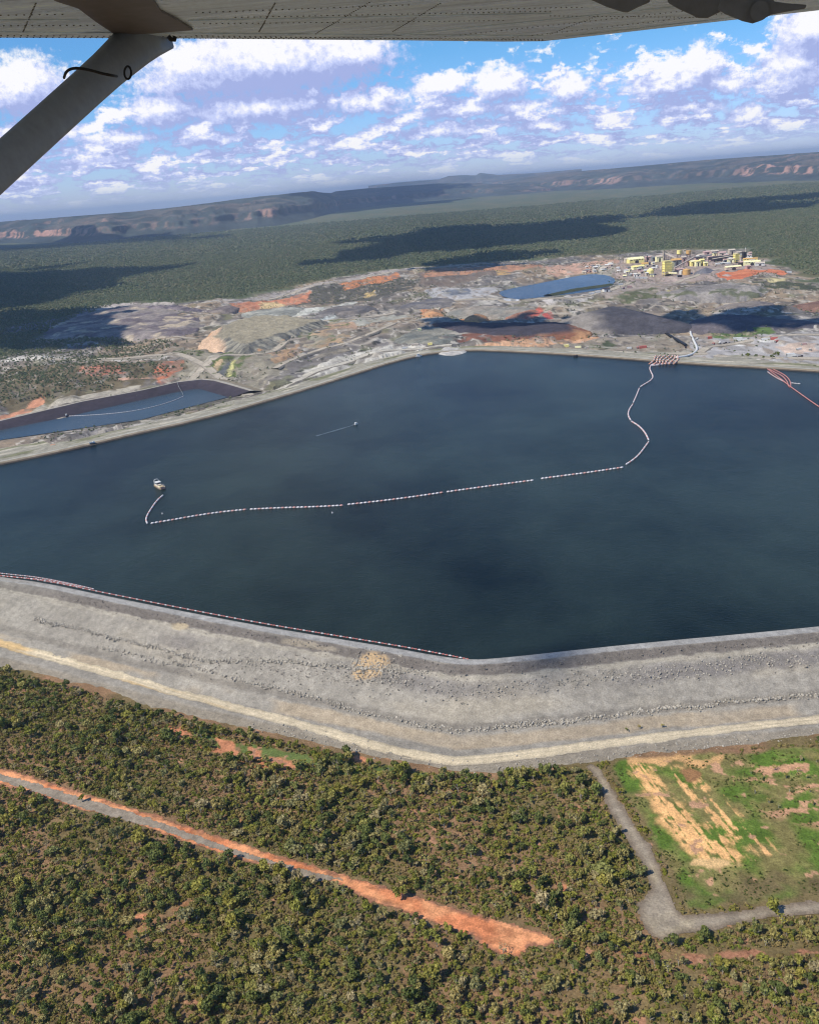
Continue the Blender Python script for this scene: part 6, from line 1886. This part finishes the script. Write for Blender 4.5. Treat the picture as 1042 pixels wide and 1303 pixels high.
def mth(t, op, a, b=None, c=None, clamp=False):
    n = node(t, 'ShaderNodeMath', operation=op); n.use_clamp = clamp
    for i, v in enumerate((a, b, c)):
        if v is None: continue
        if isinstance(v, (int, float)): n.inputs[i].default_value = v
        else: t.links.new(v, n.inputs[i])
    return n.outputs[0]


def vmt(t, op, a, b):
    n = node(t, 'ShaderNodeVectorMath', operation=op)
    for i, v in enumerate((a, b)):
        if isinstance(v, tuple): n.inputs[i].default_value = v
        else: t.links.new(v, n.inputs[i])
    return n.outputs['Value'] if op == 'LENGTH' else n.outputs[0]


def tnoise(t, vec, scale, detail, rough, lac=2.1):
    n = node(t, 'ShaderNodeTexNoise'); n.inputs['Scale'].default_value = scale; n.inputs['Detail'].default_value = detail
    n.inputs['Roughness'].default_value = rough; n.inputs['Lacunarity'].default_value = lac
    t.links.new(vec, n.inputs['Vector']); return n


p_in = gi.outputs[0]
wn = tnoise(grp, vmt(grp, 'MULTIPLY', p_in, (1, 1.3, 1)), .9, 5, .62)
wv = vmt(grp, 'MULTIPLY', vmt(grp, 'SUBTRACT', wn.outputs['Color'], (.5, .5, .5)), (1.9, 1.3, 0))
pw = vmt(grp, 'ADD', p_in, wv)


def azel(px, py):
    d = ray(px, py); d = d / np.linalg.norm(d)
    return math.degrees(math.atan2(d[0], d[1])), math.degrees(math.asin(d[2]))


PUFF = [(345, 78, 125, 34, 1.15), (440, 70, 60, 24, 1.0), (240, 84, 50, 26, 1.0), (30, 112, 55, 34, 1.0), (250, 104, 90, 22, .9), (205, 140, 48, 18, 1.0), (330, 138, 110, 20, 1.0), (470, 130, 60, 16, .9),
        (560, 108, 40, 14, 1.0), (636, 106, 36, 20, 1.0), (722, 112, 26, 18, 1.0), (660, 136, 50, 12, .9), (590, 140, 60, 12, .9),
        (888, 84, 30, 24, 1.0), (855, 104, 62, 16, 1.0), (925, 104, 40, 14, .9), (1030, 36, 36, 26, 1.1), (1010, 78, 40, 22, 1.1), (1012, 100, 60, 18, 1.0), (955, 144, 26, 12, 1.0), (880, 138, 50, 10, .9),
        (150, 178, 60, 11, .9), (270, 176, 46, 10, .9), (60, 170, 60, 12, .9), (560, 165, 60, 10, .9), (690, 160, 46, 9, .9), (780, 155, 40, 8, .8), (420, 182, 60, 9, .8), (1000, 160, 50, 8, .8),
        (120, 205, 70, 8, .8), (330, 205, 60, 7, .8), (30, 232, 50, 7, .9), (520, 192, 60, 7, .7), (200, 225, 50, 6, .7)]
acc = None
for a, b, sx, sy, k in PUFF:
    ca, ce = azel(a, b); f_d = 57.3 / FPX
    q = vmt(grp, 'MULTIPLY', vmt(grp, 'SUBTRACT', pw, (ca, ce, 0)), (1 / (sx * f_d * 1.12), 1 / (sy * f_d * 1.12), 0))
    dd = mth(grp, 'SUBTRACT', k, vmt(grp, 'LENGTH', q, (0, 0, 0)))
    acc = dd if acc is None else mth(grp, 'SMOOTH_MAX', acc, dd, .25)
# the open field of small cumulus towards the horizon and all round
sep = node(grp, 'ShaderNodeSeparateXYZ'); gl.new(vmt(grp, 'ADD', p_in, vmt(grp, 'MULTIPLY', wv, (.9, .35, 0))), sep.inputs[0])
el = mth(grp, 'MAXIMUM', sep.outputs[1], 0.05)
lv = mth(grp, 'MULTIPLY', mth(grp, 'LOGARITHM', mth(grp, 'ADD', el, 1.2), 2.718), 5.2)
cmb = node(grp, 'ShaderNodeCombineXYZ'); gl.new(mth(grp, 'MULTIPLY', sep.outputs[0], .42), cmb.inputs[0]); gl.new(lv, cmb.inputs[1])
fn = tnoise(grp, cmb.outputs[0], 1.0, 6, .58)
thr = node(grp, 'ShaderNodeMapRange'); gl.new(el, thr.inputs[0]); thr.inputs[1].default_value = 4.2; thr.inputs[2].default_value = 7.5; thr.inputs[3].default_value = .445; thr.inputs[4].default_value = .60
fld = mth(grp, 'MULTIPLY', mth(grp, 'SUBTRACT', fn.outputs[0], thr.outputs[0]), 4.2)
acc = mth(grp, 'SMOOTH_MAX', acc, fld, .2)
det = tnoise(grp, p_in, 2.2, 6, .62)
acc = mth(grp, 'ADD', acc, mth(grp, 'MULTIPLY', mth(grp, 'SUBTRACT', det.outputs[0], .5), .95))
gl.new(acc, go.inputs[0])

tc = node(nt, 'ShaderNodeTexCoord'); sp = node(nt, 'ShaderNodeSeparateXYZ'); Lk.new(tc.outputs['Generated'], sp.inputs[0])
azn = mth(nt, 'MULTIPLY', mth(nt, 'ARCTAN2', sp.outputs[0], sp.outputs[1]), 57.2958)
eln = mth(nt, 'MULTIPLY', mth(nt, 'ARCSINE', sp.outputs[2]), 57.2958)
pc = node(nt, 'ShaderNodeCombineXYZ'); Lk.new(azn, pc.inputs[0]); Lk.new(eln, pc.inputs[1])


def dens_at(off):
    g = node(nt, 'ShaderNodeGroup'); g.node_tree = grp
    Lk.new(vmt(nt, 'ADD', pc.outputs[0], off), g.inputs[0]); return g.outputs[0]


tr = node(nt, 'ShaderNodeValToRGB'); te_ = tr.color_ramp.elements; te_[0].position = .0; te_[0].color = (.74, .86, 1.45, 1); te_[1].position = .12; te_[1].color = (.40, .76, 1.12, 1)
Lk.new(sp.outputs[2], tr.inputs[0]); Lk.new(tr.outputs[0], tint.inputs[7]); bg.inputs[1].default_value = .125
d0 = dens_at((0, 0, 0)); d1 = dens_at((-.35, .75, 0)); d2 = dens_at((-.3, 1.6, 0))
mr = node(nt, 'ShaderNodeMapRange'); mr.interpolation_type = 'SMOOTHSTEP'; Lk.new(d0, mr.inputs[0]); mr.inputs[1].default_value = -.06; mr.inputs[2].default_value = .40
hz = node(nt, 'ShaderNodeMapRange'); Lk.new(eln, hz.inputs[0]); hz.inputs[1].default_value = .1; hz.inputs[2].default_value = 1.5; hz.inputs[3].default_value = 0.0; hz.inputs[4].default_value = .95
mask = mth(nt, 'MULTIPLY', mr.outputs[0], hz.outputs[0], clamp=True)
lit = mth(nt, 'ADD', mth(nt, 'MULTIPLY', mth(nt, 'SUBTRACT', d0, d1), .85), mth(nt, 'MULTIPLY', mth(nt, 'SUBTRACT', d0, d2), .5))
lit = mth(nt, 'ADD', lit, .19, clamp=True)
ramp = node(nt, 'ShaderNodeValToRGB'); Lk.new(lit, ramp.inputs[0])
re = ramp.color_ramp.elements; re[0].position = 0; re[0].color = (.40, .46, .80, 1); re[1].position = .85; re[1].color = (1.05, 1.03, 1.04, 1)
e_ = re.new(.4); e_.color = (.62, .68, 1.0, 1)
cb = node(nt, 'ShaderNodeBackground'); Lk.new(ramp.outputs[0], cb.inputs[0]); cb.inputs[1].default_value = 1.0
mxs = node(nt, 'ShaderNodeMixShader'); Lk.new(mask, mxs.inputs[0]); Lk.new(bg.outputs[0], mxs.inputs[1]); Lk.new(cb.outputs[0], mxs.inputs[2])
wo = node(nt, 'ShaderNodeOutputWorld'); Lk.new(mxs.outputs[0], wo.inputs[0])

# ------------------------------------------------------------------ camera and render settings
cd = D.cameras.new('camera'); co = D.objects.new('camera', cd); COL.objects.link(co)
cd.sensor_fit = 'VERTICAL'; cd.angle = 2 * math.atan(PH / 2 / FPX); cd.clip_start = .05; cd.clip_end = 400000
co.matrix_world = Matrix(((RGT[0], UPV[0], -FWD[0], 0), (RGT[1], UPV[1], -FWD[1], 0), (RGT[2], UPV[2], -FWD[2], CAMZ), (0, 0, 0, 1)))
SC.camera = co
SC.render.engine = 'CYCLES'
SC.cycles.max_bounces = 6; SC.cycles.diffuse_bounces = 3; SC.cycles.glossy_bounces = 3; SC.cycles.transparent_max_bounces = 6; SC.cycles.volume_bounces = 0
SC.cycles.use_denoising = True; SC.cycles.use_adaptive_sampling = True; SC.cycles.adaptive_threshold = .02
SC.cycles.sample_clamp_indirect = 4; SC.cycles.pixel_filter_type = 'BLACKMAN_HARRIS'; SC.cycles.filter_width = 1.15
SC.view_settings.view_transform = 'Standard'; SC.view_settings.look = 'None'; SC.view_settings.exposure = 0; SC.view_settings.gamma = 1; SC.view_settings.use_curve_mapping = False
